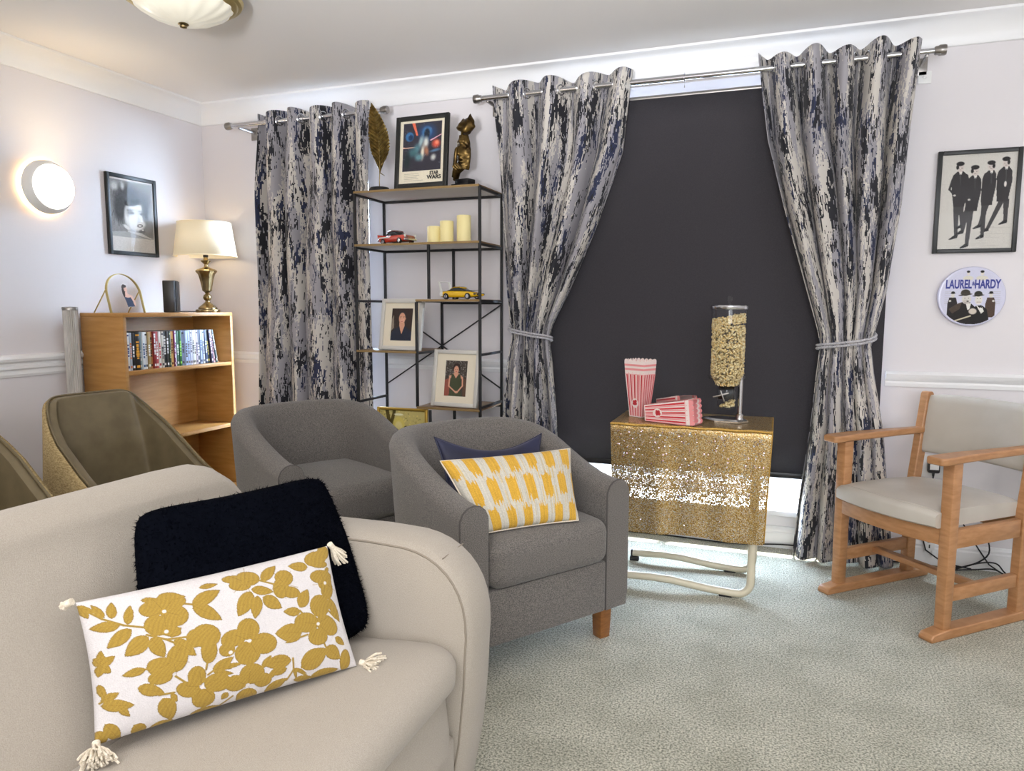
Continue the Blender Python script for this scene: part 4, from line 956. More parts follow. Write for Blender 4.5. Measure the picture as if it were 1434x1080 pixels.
# four men in dark suits on the right wall
p = Paint(150, 210, (206, 203, 196))
for k in range(16): p.line(rng.uniform(0, .4), .72 + k * .016, rng.uniform(.6, 1), .725 + k * .016 + rng.uniform(-.01, .01), .006, (190, 187, 181), .6)
dk = (52, 50, 52); dk2 = (66, 64, 66)
def man(x, y, s, hair, lean, legs, face=0, arm=1):
    f = lambda a, b: (x + a * s * .74, y + b * s * .66)
    for (a0, b0, a1, b1) in legs:
        p.poly([f(a0 - .055, b0), f(a0 + .055, b0), f(a1 + .035, b1), f(a1 - .030, b1)], dk2); p.poly([f(a1 - .03, b1 - .02), f(a1 + .04, b1 - .02), f(a1 + .03, b1 + .025), f(a1 - .10, b1 + .055), f(a1 - .13, b1 + .045)], (30, 30, 32))
    p.poly([f(-.04, .10), f(.06, .10), f(.14 + lean, .17), f(.155 + lean, .34), f(.12 + lean, .52), f(.10 + lean, .66), f(-.10 + lean, .66), f(-.13 + lean * .5, .45), f(-.15, .25), f(-.12, .16)], dk)
    p.poly([f(-.02, .09), f(.045, .09), f(.03, .15), f(.00, .15)], (225, 222, 216)); p.line(*f(.012, .14), *f(.02, .32), .006, (86, 84, 86), .8)
    p.ell(x + .005 * s, y + .045 * s * .72, .054 * s, .066 * s * .72, (204, 194, 188), 0, .2)
    p.ell(x - .0 * s, y - .018 * s * .72, .060 * s, .036 * s * .72, (34, 32, 33), 0, .2); p.ell(x - .035 * s * (1 - 2 * face), y + .03 * s * .72, .022 * s, .040 * s * .72, (34, 32, 33), 0, .3)
    for e in (-.018, .022): p.ell(x + e * s, y + .045 * s * .72, .008 * s, .005, (60, 56, 54), 0, .4)
    p.line(*f(-.012, .078), *f(.02, .078), .0035, (110, 100, 96))
    if arm: p.line(*f(-.12, .22), *f(-.17, .38), .020, dk); p.line(*f(-.17, .38), *f(-.08, .47), .016, dk); p.ell(*f(-.07, .48), .022, .012, (205, 200, 194), 0, .3)
man(.85, .085, .98, 0, -.02, [(-.02, .62, -.26, 1.10), (.05, .62, .06, .98)], 1, 0)
man(.66, .115, .98, 0, -.04, [(-.08, .62, -.08, 1.16), (-.03, .62, -.14, .99)], 1, 0)
man(.25, .110, 1.0, 0, .02, [(-.03, .62, .0, 1.14), (.05, .6, .10, .97)], 0, 1)
man(.45, .155, 1.02, 0, -.02, [(-.03, .62, -.06, 1.19), (-.08, .60, -.16, .98)], 0, 1)
p.ell(.86, .33, .02, .035, (220, 216, 210), 0, .3); p.speck(4)
picture('wall_picture', 'black framed poster of four men in dark suits on the right wall', .302, .420, .017, .018, 'black_frame', p, (.754, YB, 1.357), (0, 0, 0))

# round tin sign
t = thing('round_sign', 'round lilac tin sign lettered LAUREL & HARDY on the right wall', 'sign', (.757, YB, 1.176))
MB().lathe([(0, 0), (.120, 0), (.124, .006), (.124, .020), (.121, .024), (.117, .0245), (0, .0245)], seg=64, axis='y').build('sign_disc', mat('lilac_enamel', S(206, 206, 228), .3, coat=.4).name, t)
p = Paint(160, 160, (208, 208, 228)); W_ = (214, 210, 204)
for k in range(7): p.line(.09, .42 + k * .035, .24, .42 + k * .035, .004, (176, 172, 172), .8); p.line(.80, .42 + k * .035, .93, .42 + k * .035, .004, (176, 172, 172), .8)
# small figures on top
for x, s in ((.43, 1), (.64, 1.15)):
    p.ell(x, .185, .085 * s, .045, (216, 212, 200), 0, .2); p.ell(x, .105, .026 * s, .034 * s, (222, 216, 206), 0, .3); p.ell(x - .003, .072, .030 * s, .022 * s, (30, 28, 30), 0, .3)
def bowler(x, y, s, c=(30, 28, 28)): p.ell(x, y, .075 * s, .060 * s, c, 0, .12); p.ell(x, y + .036 * s, .115 * s, .017 * s, c, -.12, .2); p.line(x - .07 * s, y + .018 * s, x + .07 * s, y + .012 * s, .010 * s, (70, 64, 56), .7)
for x, c, s in ((.215, (44, 40, 40), 1), (.79, (78, 62, 52), -1)):
    p.poly([(x - .055, .52), (x + .05, .52), (x + .075, .62), (x + .07, .86), (x - .08, .86), (x - .075, .62)], c); p.ell(x, .485, .032, .042, W_, 0, .2); bowler(x, .435, .42); p.ell(x + .04 * -s, .58, .022, .02, W_, 0, .3)
p.poly([(.14, .99), (.16, .76), (.24, .66), (.36, .60), (.48, .60), (.56, .68), (.60, .99)], (38, 34, 32)); p.poly([(.42, .62), (.50, .62), (.48, .72), (.45, .74)], (226, 224, 218)); p.poly([(.16, .72), (.30, .62), (.36, .60), (.33, .72), (.22, .80)], (92, 76, 64), .7)
p.poly([(.50, .99), (.50, .74), (.58, .66), (.66, .65), (.74, .72), (.80, .99)], (32, 30, 30)); p.poly([(.58, .66), (.66, .66), (.70, .76), (.66, .80)], (226, 224, 218)); p.poly([(.60, .665), (.66, .69), (.63, .70)], (20, 20, 20))
p.ell(.425, .545, .078, .095, W_, -.1, .18); p.ell(.42, .59, .06, .05, (200, 194, 188), 0, .4); bowler(.405, .435, 1.0, (62, 56, 48))
for e in (.40, .455): p.ell(e, .53, .012, .007, (50, 44, 42), 0, .4)
p.ell(.445, .585, .022, .010, (34, 30, 30), 0, .3); p.line(.40, .612, .47, .608, .005, (120, 90, 86))
p.ell(.61, .56, .062, .090, (222, 218, 212), 0, .18); bowler(.60, .455, .85, (48, 48, 40))
for e in (.588, .636): p.ell(e, .54, .010, .007, (50, 44, 42), 0, .4)
p.ell(.615, .606, .030, .012, (245, 243, 240), 0, .3); p.line(.585, .60, .645, .60, .004, (110, 84, 80)); p.poly([(.60, .655), (.67, .67), (.67, .70), (.61, .685)], (24, 22, 24))
p.ell(.53, .76, .070, .060, (206, 196, 184), 0, .25); p.line(.26, .93, .50, .84, .014, (206, 196, 170)); p.speck(3)
yy, xx = np.mgrid[0:160, 0:160]; mkd = ((xx - 79.5) ** 2 + (yy - 79.5) ** 2) < 77.5 ** 2
print_mesh('sign_print', p, .238, .238, t, -.119, -.0249, mkd)
for s_, x in (('LAUREL', -.050), ('HARDY', .054)): text('lettering', s_, .050, 'ink_blue', t, (x, -.0253, .034), sx=.55, bold=.0018)
text('ampersand', '&', .022, 'ink_blue', t, (.0035, -.0258, .046), sx=.8, bold=.0006)

# ------------------------------------------------------------------ on the bookcase
BT = bz + .0005
t = thing('table_lamp', 'brass urn table lamp with cream drum shade on the bookcase', 'lamp', (-3.13, 3.345, BT))
MB().lathe([(0, 0), (.066, 0), (.068, .006), (.066, .014), (.052, .018), (.052, .026), (.044, .032), (.028, .046), (.014, .058), (.012, .066)], seg=36).build('lamp_foot', 'antique_brass', t)
MB().lathe([(.010, .064), (.020, .072), (.024, .084), (.020, .098), (.010, .106), (.012, .112), (.018, .118)], seg=30).build('brass_knop', 'antique_brass', t)
MB().lathe([(.016, .116), (.026, .124), (.030, .15), (.038, .19), (.046, .218), (.058, .232), (.060, .238), (.050, .246), (.026, .254), (.014, .262)], seg=96, flute=.02, nf=12).build('urn', 'antique_brass', t)
MB().lathe([(.012, .258), (.010, .275), (.026, .290), (.030, .297), (.014, .300), (.010, .318), (.0, .32)], seg=24).build('neck_collar', 'antique_brass', t)
MB().lathe([(.0, .315), (.014, .316), (.015, .345), (.011, .352), (0, .353)], seg=18).build('bulb_holder', 'black_plastic', t)
mb = MB(); mb.lathe([(.172, .322), (.145, .512)], seg=56); sh = mb.f.pop(); mb.m.pop(); sh = mb.f.pop(); mb.m.pop(); o = mb.build('lamp_shade', 'lamp_linen', t); md = o.modifiers.new('th', 'SOLIDIFY'); md.thickness = .002
for r, z in ((.172, .322), (.145, .512)): MB().tube([(r * math.cos(a), r * math.sin(a), z) for a in np.linspace(0, 2 * PI, 57)[:-1]], .0028, 6, closed=True).build('shade_rim', 'lamp_linen', t)
l = bpy.data.lights.new('table_lamp_bulb', 'POINT'); l.energy = 0.45; l.color = (1.0, 0.80, 0.5); l.shadow_soft_size = .03
o = bpy.data.objects.new('table_lamp_bulb', l); o.location = (0, 0, .40); o.parent = t; C.objects.link(o)
MB().tube([(.0 - .064, -.02, .004), (-.08, -.06, .004), (-.10, -.10, .004), (-.125, -.12, .003)], .0025, 6).build('lamp_cord', 'cable_rubber', t)
t = thing('speaker_box', 'small upright black speaker box on the bookcase', 'speaker', (-3.15, 3.095, BT), .55)
MB().box((0, .0, .087), (.062, .085, .174), bev=.004).build('cabinet_body', 'black_plastic', t); MB().box((.0, -.046, .087), (.058, .010, .170), bev=.003).build('front_grille', 'black_satin', t)
MB().box((.034, .005, .087), (.006, .070, .165), bev=.002).build('side_cover', 'black_satin', t)
# arch photo stand, viewed from the front (faces +x), leaning back
t = thing('arch_photo_stand', 'gold arched wire photo stand with a woman in navy dress on the bookcase', 'photo frame', (-3.075, 2.745, BT), PI / 2)
AW, AH, rr_ = .100, .195, .100
def arch(n=26, k=1.0): 
    P = [(-AW * k, 0)] + [(-AW * k, z) for z in np.linspace(.02, AH - rr_, 4)] + [(AW * k * math.cos(a), AH - rr_ + rr_ * k * math.sin(a)) for a in np.linspace(PI, 0, n)[1:-1]] + [(AW * k, z) for z in np.linspace(AH - rr_, .02, 4)] + [(AW * k, 0)]
    return P
L_ = lambda x, z, d_=0: (x, .45 * (z) * .55 + d_, z)
mb = MB(); rows = []
for x, z in arch(): 
    n_ = Vector((x, 0, z - (AH - rr_))); n_ = Vector((math.copysign(1, x), 0, 0)) if z < AH - rr_ else n_.normalized(); 
    c = Vector(L_(x, z)); rows.append([(c + n_ * a + Vector((0, b, 0)))[:] for a, b in ((-.0015, -.007), (.0015, -.007), (.0015, .007), (-.0015, .007), (-.0015, -.007))])
mb.grid(rows); mb.build('arch_frame', 'brass_pale', t, 30)
for s in (-1, 1): MB().tube([L_(s * AW, .115), (s * AW, .115, .0)], .003, 8).build('rear_leg', 'brass_pale', t)
mb = MB(); a_ = arch(26, .96); mb.add([L_(x, z, -.001) for x, z in a_], [tuple(range(len(a_)))]); mb.build('glass_panel', 'clear_glass', t, 0)
p = Paint(70, 100, (214, 208, 204))
sk = (222, 178, 158)
p.ell(.42, .22, .17, .20, (52, 38, 30), 0, .2); p.poly([(.25, .25), (.44, .25), (.46, .50), (.42, .62), (.30, .58), (.24, .42)], (48, 34, 28)); p.ell(.50, .25, .115, .13, sk, 0, .2); p.ell(.46, .12, .15, .07, (52, 38, 30), -.2, .3)
p.poly([(.44, .36), (.56, .36), (.60, .45), (.82, .50), (.90, .64), (.86, .72), (.62, .70), (.36, .60), (.40, .50)], sk); p.poly([(.30, .56), (.42, .58), (.55, .60), (.72, .58), (.80, .72), (.88, .97), (.40, .99), (.38, .80)], (38, 46, 72)); p.poly([(.80, .55), (.90, .62), (.96, .82), (.92, .97), (.84, .90)], sk)
for e in (.46, .54): p.ell(e, .24, .018, .012, (60, 40, 34), 0, .4)
p.ell(.51, .315, .035, .012, (186, 70, 74), 0, .4)
sub = print_mesh('photo_print', p, .092, .122, t, .030, 0, np.abs(p.a - np.array((214, 208, 204))).sum(-1) > 6); sub.rotation_euler = (-math.atan(.2475), 0, 0); sub.location = (.012, -.003, 0)

# DVD cases on the upper shelf
SZ = .8055; spines = [((70, 66, 60), 'dark olive', .012), ((226, 226, 222), 'white', .015), ((176, 186, 198), 'pale blue-grey', .012), ((20, 20, 22), 'black', .015), ((28, 24, 22), 'black and orange', .027), ((150, 176, 184), 'teal-grey', .014), ((222, 226, 228), 'white', .015), ((236, 236, 236), 'white', .012),
 ((150, 128, 82), 'khaki', .015), ((198, 142, 90), 'tan', .012), ((134, 46, 46), 'dark red', .014), ((190, 84, 84), 'red', .014), ((222, 214, 208), 'cream', .014), ((196, 190, 176), 'stone', .015), ((34, 34, 36), 'black', .015), ((58, 56, 54), 'charcoal', .014), ((50, 64, 50), 'dark green', .010), ((214, 168, 96), 'sand yellow', .018),
 ((120, 44, 92), 'plum', .007), ((202, 208, 220), 'silver', .014), ((78, 120, 96), 'green', .014), ((34, 96, 50), 'deep green', .014), ((168, 188, 226), 'sky blue', .014), ((176, 196, 232), 'sky blue', .014), ((172, 190, 224), 'sky blue', .014), ((198, 202, 222), 'lilac grey', .013), ((206, 206, 204), 'light grey', .014), ((232, 232, 226), 'white', .012),
 ((196, 184, 196), 'mauve grey', .012), ((92, 96, 112), 'slate', .014), ((170, 190, 222), 'light blue', .013), ((196, 204, 214), 'silver', .012), ((66, 84, 118), 'steel blue', .012), ((26, 40, 38), 'black-green', .014), ((66, 62, 84), 'dark violet', .012), ((200, 170, 172), 'dusty pink', .008), ((40, 60, 62), 'dark teal', .010), ((216, 202, 184), 'cream', .007)]
accent = [(230, 220, 200), (60, 70, 120), (220, 120, 40), (240, 240, 240), (226, 160, 40), (240, 240, 236), (60, 90, 130), (40, 40, 44), (230, 226, 214), (60, 50, 40), (240, 236, 230), (240, 236, 230), (190, 40, 50), (60, 56, 60), (210, 206, 200), (226, 226, 226), (160, 170, 120), (110, 70, 30), (226, 220, 226), (150, 50, 130),
          (226, 230, 226), (150, 220, 90), (96, 84, 88), (88, 80, 84), (110, 96, 92), (110, 104, 116), (70, 70, 74), (120, 110, 100), (90, 80, 96), (226, 226, 226), (60, 70, 110), (90, 100, 120), (210, 214, 220), (190, 170, 60), (230, 200, 220), (110, 60, 80), (200, 210, 210), (120, 90, 60)]
ords = ['first', 'second', 'third', 'fourth', 'fifth', 'sixth', 'seventh', 'eighth', 'ninth', 'tenth', 'eleventh', 'twelfth', 'thirteenth', 'fourteenth', 'fifteenth', 'sixteenth', 'seventeenth', 'eighteenth', 'nineteenth']
yc = by0 + .024; tot = len(spines)
for k, (c, nm, wd) in enumerate(spines):
    wd *= 1.14
    lab = '%s-spined DVD case, %s from the %s end of the row in the bookcase' % (nm, ords[k] if k < 19 else ords[tot - 1 - k], 'left' if k < 19 else 'right')
    if k == 0: lab = 'dark olive DVD case standing first at the left end of the row'
    if k == 4: lab = 'wide black and orange boxed DVD case near the left of the row'
    lean = max(0, k - 30) * .026; pl = max(0, k - 31) * .026; yc += .192 * (math.tan(lean) - math.tan(pl)) if lean else 0
    hgt = .190 + (.003 if k in (4,) else 0) * 1; dep = .135
    t = thing('dvd_case', lab, 'dvd', (-3.02 + rng.uniform(-.008, .004), yc, SZ), 0, 'DVD cases on the upper bookcase shelf')
    if lean: t.rotation_euler = (lean, 0, 0)
    yc += wd / math.cos(lean) + .0008
    m_ = mat('spine_%02d' % k, S(*c), .35); MB().box((-dep / 2, wd / 2, hgt / 2), (dep, wd, hgt), bev=.0012).build('case', m_.name, t)
    a_ = mat('spine_ink_%02d' % k, S(*accent[k]), .4); mb = MB(); z = rng.uniform(.05, .08)
    for q in range(int(rng.integers(4, 8))): 
        hh = rng.uniform(.006, .014); mb.box((.0004, wd / 2, z), (.0006, wd * rng.uniform(.35, .7), hh)); z += hh + rng.uniform(.002, .005)
    mb.box((.0004, wd / 2, .018), (.0006, wd * .6, .012)); 
    if k % 3 == 1: mb.box((.0004, wd / 2, .176), (.0006, wd * .7, .008))
    o = mb.build('spine_print', a_.name, t, 0); o['kind'] = 'stuff'

# ribbed clear column between chair and bookcase
t = thing('acrylic_column', 'tall slender ribbed clear column standing by the left wall beside the bookcase', 'column', (-3.215, 2.535, 0))
MB().lathe([(0, 0), (.060, 0), (.060, .02), (.045, .03), (0, .031)], seg=30).build('base', 'satin_steel', t)
MB().lathe([(.032, .03), (.032, 1.108)], seg=96, flute=.05, nf=24).build('ribbed_tube', mat('frosted_column', S(196, 190, 184), .25, col2=S(170, 166, 160), noise_scale=40, stretch=(1, 1, .2)).name, t)
MB().lathe([(.034, 1.106), (.035, 1.118), (.033, 1.122), (0, 1.123)], seg=30).build('top_cap', 'satin_steel', t)

# ------------------------------------------------------------------ on the open shelf unit
Z1, Z2, Z3, Z4, Z5, Z6 = 1.7035, 1.4405, 1.1635, .9055, .6285, .3605
# feather ornament
t = thing('feather_ornament', 'gold feather ornament on a black base, top of the open shelf unit', 'ornament', (-1.925, 3.27, Z1), .05)
MB().lathe([(0, 0), (.054, 0), (.054, .012), (.046, .024), (.02, .028), (0, .0285)], seg=30).build('base', 'black_satin', t)
MB().tube([(0, 0, .015), (.0, 0, .06), (.002, 0, .105)], .0022, 8).build('stem', 'gold_leaf', t)
mb = MB(); rows = []; nseg = 70
def spine(s): return Vector((.004 - .040 * s + .012 * math.sin(s * PI), .006 * math.sin(s * 3), .095 + .345 * s))
for i in range(nseg + 1):
    s = i / nseg; c = spine(s); hwL = .052 * math.sin(PI * min(1, s * 1.02 + .02) ** .82) ** .75 ; hwR = .060 * math.sin(PI * min(1, s + .015) ** .62) ** .85
    row = []
    for v in np.linspace(-1, 1, 17):
        w_ = hwL if v < 0 else hwR; serr = 1 + .05 * math.sin(i * 1.9) * abs(v) ** 4
        row.append((c.x + v * w_ * serr, c.y - .010 * abs(v) + .0040 * math.sin(i * 1.57), c.z + abs(v) * .050 * (1 - s) ** .6))
    rows.append(row)
mb.grid(rows); o = mb.build('feather_vane', 'gold_leaf', t, 60); md = o.modifiers.new('th', 'SOLIDIFY'); md.thickness = .002
MB().tube([spine(s) + Vector((0, -.004, 0)) for s in np.linspace(0, 1, 24)], list(np.linspace(.003, .0008, 24)), 6).build('quill', 'gold_leaf', t)
MB().tube([(.004, -.002, .098), (.02, -.004, .088), (.034, -.006, .080)], [.003, .002, .001], 6).build('quill_tip', 'gold_leaf', t)
# film poster in black frame: generic space scene, no figures
p = Paint(110, 150, (230, 222, 200)); p.poly([(.07, .04), (.93, .04), (.93, .80), (.07, .80)], (58, 56, 66))
box = lambda x, y: (.07 + .86 * x, .04 + .76 * y)
p.ell(*box(.62, .22), .26, .17, (44, 84, 140), 0, .8); p.ell(*box(.62, .20), .13, .10, (90, 150, 200), 0, .7); p.ell(*box(.62, .24), .08, .10, (34, 44, 60), 0, .4)
p.ell(*box(.17, .28), .105, .085, (60, 110, 160), 0, .25); p.ell(*box(.20, .30), .07, .06, (34, 58, 92), 0, .5)
p.poly([box(.22, .0), box(.30, .0), box(.39, .26), box(.35, .27)], (226, 112, 84)); p.ell(*box(.86, .46), .12, .09, (206, 84, 66), 0, .6); p.ell(*box(.88, .44), .06, .045, (236, 140, 110), 0, .6)
p.poly([box(.0, .495), box(.33, .50), box(.33, .515), box(.0, .515)], (238, 190, 170)); p.poly([box(.70, .38), box(1, .27), box(1, .285), box(.72, .40)], (230, 180, 196))
for (x, y, rx, ry, c) in ((.47, .40, .07, .14, (150, 176, 182)), (.60, .42, .08, .12, (216, 220, 214)), (.36, .55, .10, .12, (86, 128, 138)), (.52, .62, .06, .16, (222, 214, 196)), (.62, .60, .07, .10, (168, 116, 92)), (.25, .62, .14, .10, (70, 108, 116)), (.42, .72, .12, .08, (96, 140, 150)), (.12, .78, .10, .18, (36, 50, 54)), (.80, .74, .08, .07, (190, 194, 190)), (.84, .60, .16, .03, (92, 124, 156))): p.ell(*box(x, y), rx, ry, c, rng.uniform(-.3, .3), .7)
for k in range(60): p.ell(rng.uniform(.1, .9), rng.uniform(.06, .78), .004, .003, (190, 200, 210), 0, .5)
for k in range(5): p.line(.12, .845 + k * .026, .12 + rng.uniform(.25, .45), .845 + k * .026, .0035, (150, 144, 130), .8)
p.speck(4)
t = picture('framed_poster', 'black framed space film poster on top of the open shelf unit', .290, .350, .022, .018, 'black_frame', p, (-1.660, 3.215, Z1), (-.10, 0, math.radians(-2)))
text('lettering', 'STAR', .024, 'ink_black', t, (.072, -.0105, .060), sx=.85, bold=.0010); text('lettering', 'WARS', .025, 'ink_black', t, (.072, -.0105, .040), sx=1.1, bold=.0010)
# bronze face sculpture
t = thing('face_sculpture', 'bronze split-face sculpture with raised finger on black block base', 'sculpture', (-1.468, 3.30, Z1), -.25)
MB().box((0, 0, .010), (.105, .08, .020), bev=.002).build('base', 'black_satin', t); MB().box((.004, 0, .031), (.08, .06, .024), bev=.002).build('base_block', 'black_satin', t)
def fz(u, v):   # v: 0 chin .. 1 brow ; u -1..1
    w_ = .041 * (math.sin(PI * (.16 + .70 * v)) ** .55); a = u * 1.45; x = w_ * math.sin(a); y = -.040 * math.cos(a) * (.75 + .25 * math.sin(PI * v))
    g = lambda cu, cv, su, sv, h: h * math.exp(-((u - cu) / su) ** 2 - ((v - cv) / sv) ** 2)
    y -= g(0, .52, .14, .16, .016) + g(0, .42, .20, .06, .008) + g(0, .22, .34, .045, .010) + g(0, .30, .32, .03, .006) + g(0, .04, .34, .08, .010) + g(0, .82, .7, .05, .006)
    y += g(-.42, .66, .20, .07, .014) + g(.42, .66, .20, .07, .014) + g(0, .26, .40, .018, .008) + g(.6, .35, .2, .14, .006)
    y += .0025 * noise.noise(Vector((u * 4, v * 9, 1))) ; x += .003 * noise.noise(Vector((u * 3, v * 8, 5)))
    return (x + .004, y, .085 + .165 * v)
mb = MB(); mb.grid([[fz(u, v) for u in np.linspace(-1, 1, 30)] for v in np.linspace(0, 1, 46)]); o = mb.build('face', 'bronze', t, 80); md = o.modifiers.new('th', 'SOLIDIFY'); md.thickness = .008; md.offset = -1
# wild cap above the split
def cap(u, v):
    a = u * PI; r = .040 * math.sin(PI * min(1, .30 + .62 * v)) ** .6 * (1 + .28 * noise.noise(Vector((math.cos(a) * 2, math.sin(a) * 2, v * 3 + 2))))
    return (.010 + r * math.cos(a) * 1.1 + .012 * v, r * math.sin(a) * .8 - .004, .268 + .062 * v + .010 * math.sin(a * 2 + 1) + .014 * math.cos(a) * (v - .3))
mb = MB(); mb.grid([[cap(u, v) for u in np.linspace(-1, 1, 26)] for v in np.linspace(0, 1, 14)]); mb.f += [tuple(range(25)), tuple(13 * 26 + i for i in range(25))]; mb.m += [0, 0]; mb.build('head_cap', 'bronze', t, 80)
MB().tube([(.0, -.010, .245), (-.004, -.012, .262), (0, -.01, .278)], [.012, .006, .012], 10).build('neck_strip', 'bronze', t)
MB().tube([(-.040, -.030, .055), (-.026, -.040, .085), (-.014, -.054, .118), (-.006, -.060, .150), (-.002, -.060, .176), (0, -.056, .186)], [.013, .014, .0105, .0085, .0075, .005], 12).build('raised_finger', 'bronze', t)
for k in range(3): MB().tube([(-.030 + k * .011, -.042, .078 + k * .004), (-.018 + k * .012, -.060, .098 + k * .004), (-.006 + k * .012, -.050, .088), (-.004 + k * .012, -.038, .080)], [.007, .0075, .007, .005], 10).build('curled_finger', 'bronze', t)
MB().tube([(-.046, -.012, .043), (-.036, -.018, .060), (-.022, -.026, .082), (.004, -.022, .098), (.03, -.012, .108)], [.014, .016, .018, .016, .010], 12).build('palm', 'bronze', t)

# model cars
def car(name, lab, loc, rz, paint_, L_, W_, H_, stations, cabin, wheel_r, wx, extra):
    t = thing(name, lab, 'toy car', loc, rz); wr = wheel_r
    def loft(sts, matn, nm, parent, close=True):
        mb = MB(); rows = []
        for (x, hw, zb, zt, rr) in sts:
            row = []
            for k in range(16):
                a = 2 * PI * k / 16; cc, ss = math.cos(a), math.sin(a); e = rr
                row.append((x, hw * math.copysign(abs(cc) ** e, cc), (zb + zt) / 2 + (zt - zb) / 2 * math.copysign(abs(ss) ** e, ss)))
            row.append(row[0]); rows.append(row)
        mb.grid(rows); mb.f += [tuple(range(16)), tuple((len(sts) - 1) * 17 + i for i in range(16))]; mb.m += [0, 0]
        return mb.build(nm, matn, parent, 50)
    loft(stations, paint_, 'car_body', t); loft(cabin[0], 'car_glass', 'cabin_glass', t); loft(cabin[1], cabin[2], 'roof', t)
    for x in wx:
        for s in (-1, 1):
            w_ = MB().lathe([(0, -.005), (wr, -.005), (wr, .005), (0, .005)], (x, s * (W_ / 2 - .004), wr), 20, axis='y').build('wheel', 'tyre', t)
            MB().lathe([(0, -.0062), (wr * .62, -.0058), (wr * .66, 0), (wr * .62, .0058), (0, .0062)], (x, s * (W_ / 2 - .004), wr), 16, axis='y').build('hubcap', 'chrome', w_)
    extra(t); return t
def red_x(t):
    MB().box((.104, 0, .020), (.008, .080, .010), bev=.002).build('front_bumper', 'chrome', t); MB().box((.101, 0, .031), (.004, .066, .010), bev=.001).build('grille', 'chrome', t)
    MB().box((-.108, 0, .022), (.008, .078, .009), bev=.002).build('rear_bumper', 'chrome', t)
    for s in (-1, 1):
        MB().lathe([(0, 0), (.006, 0), (.006, .004), (0, .005)], (.100, s * .033, .040), 12, axis='x').build('headlamp', 'white_paint', t)
        mb = MB(); mb.prism([(-.108, .032), (-.112, .052), (-.095, .050), (-.04, .042), (-.04, .034)], s * .036 - .002, s * .036 + .002, 'xz'); mb.build('tail_fin', 'red_paint', t)
        MB().box((-.055, s * .0405, .035), (.09, .002, .006)).build('side_flash', 'white_paint', t)
red_st = [(-.108, .034, .014, .040, .5), (-.10, .038, .012, .044, .45), (-.05, .041, .010, .045, .4), (0, .041, .010, .045, .4), (.05, .040, .010, .046, .45), (.09, .038, .012, .044, .5), (.103, .032, .016, .038, .6)]
red_cab = ([(-.058, .030, .040, .046, .6), (-.042, .030, .040, .064, .6), (0, .030, .040, .068, .6), (.022, .030, .040, .064, .6), (.044, .030, .040, .046, .6)], [(-.046, .026, .060, .066, .7), (-.030, .029, .062, .071, .7), (.004, .029, .062, .072, .7), (.022, .025, .060, .067, .7)], 'red_paint')
mat('maroon_roof', S(120, 62, 58), .3, coat=.8)
car('model_car', 'red 1950s model car with tail fins on the shelf beside the candles', (-1.832, 3.275, Z2), math.radians(-22), 'red_paint', .21, .085, .07, red_st, (red_cab[0], red_cab[1], 'maroon_roof'), .015, (-.062, .066), red_x)
def yel_x(t):
    mb = MB(); mb.prism([(-.104, .036), (-.116, .086), (-.108, .086), (-.090, .038)], -.040, -.036, 'xz'); mb.prism([(-.104, .036), (-.116, .086), (-.108, .086), (-.090, .038)], .036, .040, 'xz'); mb.build('wing_strut', 'white_paint', t)
    MB().box((-.111, 0, .087), (.018, .080, .003), bev=.001).build('rear_wing', 'white_paint', t)
    MB().box((-.098, 0, .026), (.018, .084, .022), bev=.004).build('tail_stripe', 'white_paint', t)
    MB().box((.118, 0, .024), (.004, .060, .008), bev=.001).build('grille', 'black_plastic', t); MB().box((.07, 0, .0425), (.05, .030, .002)).build('bonnet_stripe', 'black_plastic', t)
    for s in (-1, 1): MB().box((.106, s * .030, .026), (.010, .014, .007), bev=.001).build('headlamp', 'black_plastic', t)
yel_st = [(-.110, .034, .014, .036, .5), (-.10, .039, .010, .042, .45), (-.05, .041, .009, .043, .4), (0, .041, .009, .042, .4), (.06, .040, .009, .040, .45), (.10, .036, .012, .034, .5), (.122, .022, .016, .026, .6)]
yel_cab = ([(-.072, .030, .038, .043, .6), (-.030, .030, .038, .060, .6), (.005, .030, .038, .061, .6), (.045, .031, .036, .042, .6)], [(-.052, .024, .050, .054, .7), (-.028, .028, .056, .063, .7), (.004, .028, .057, .064, .7), (.016, .024, .055, .060, .7)])
car('model_car', 'yellow model muscle car with tall white rear wing on middle shelf', (-1.475, 3.275, Z3), math.radians(-14), 'yellow_paint', .22, .086, .06, yel_st, (yel_cab[0], yel_cab[1], 'yellow_paint'), .0155, (-.066, .068), yel_x)
# candles
for x, y, r, h, lab in ((-1.640, 3.31, .035, .083, 'short cream pillar candle, left of the three'), (-1.565, 3.30, .034, .106, 'middle-height cream pillar candle between the other two'), (-1.472, 3.30, .035, .130, 'tallest cream pillar candle, right of the three')):
    t = thing('pillar_candle', lab, 'candle', (x, y, Z2), 0, 'cream pillar candles on the second shelf')
    MB().lathe([(0, 0), (r - .002, 0), (r, .002), (r, h), (r - .002, h + .004), (r - .006, h - .002), (r - .012, h - .008), (0, h - .010)], seg=40).build('wax', 'candle_wax', t)
    MB().tube([(0, 0, h - .011), (.001, 0, h - .003)], .001, 5).build('wick', 'ink_black', t)
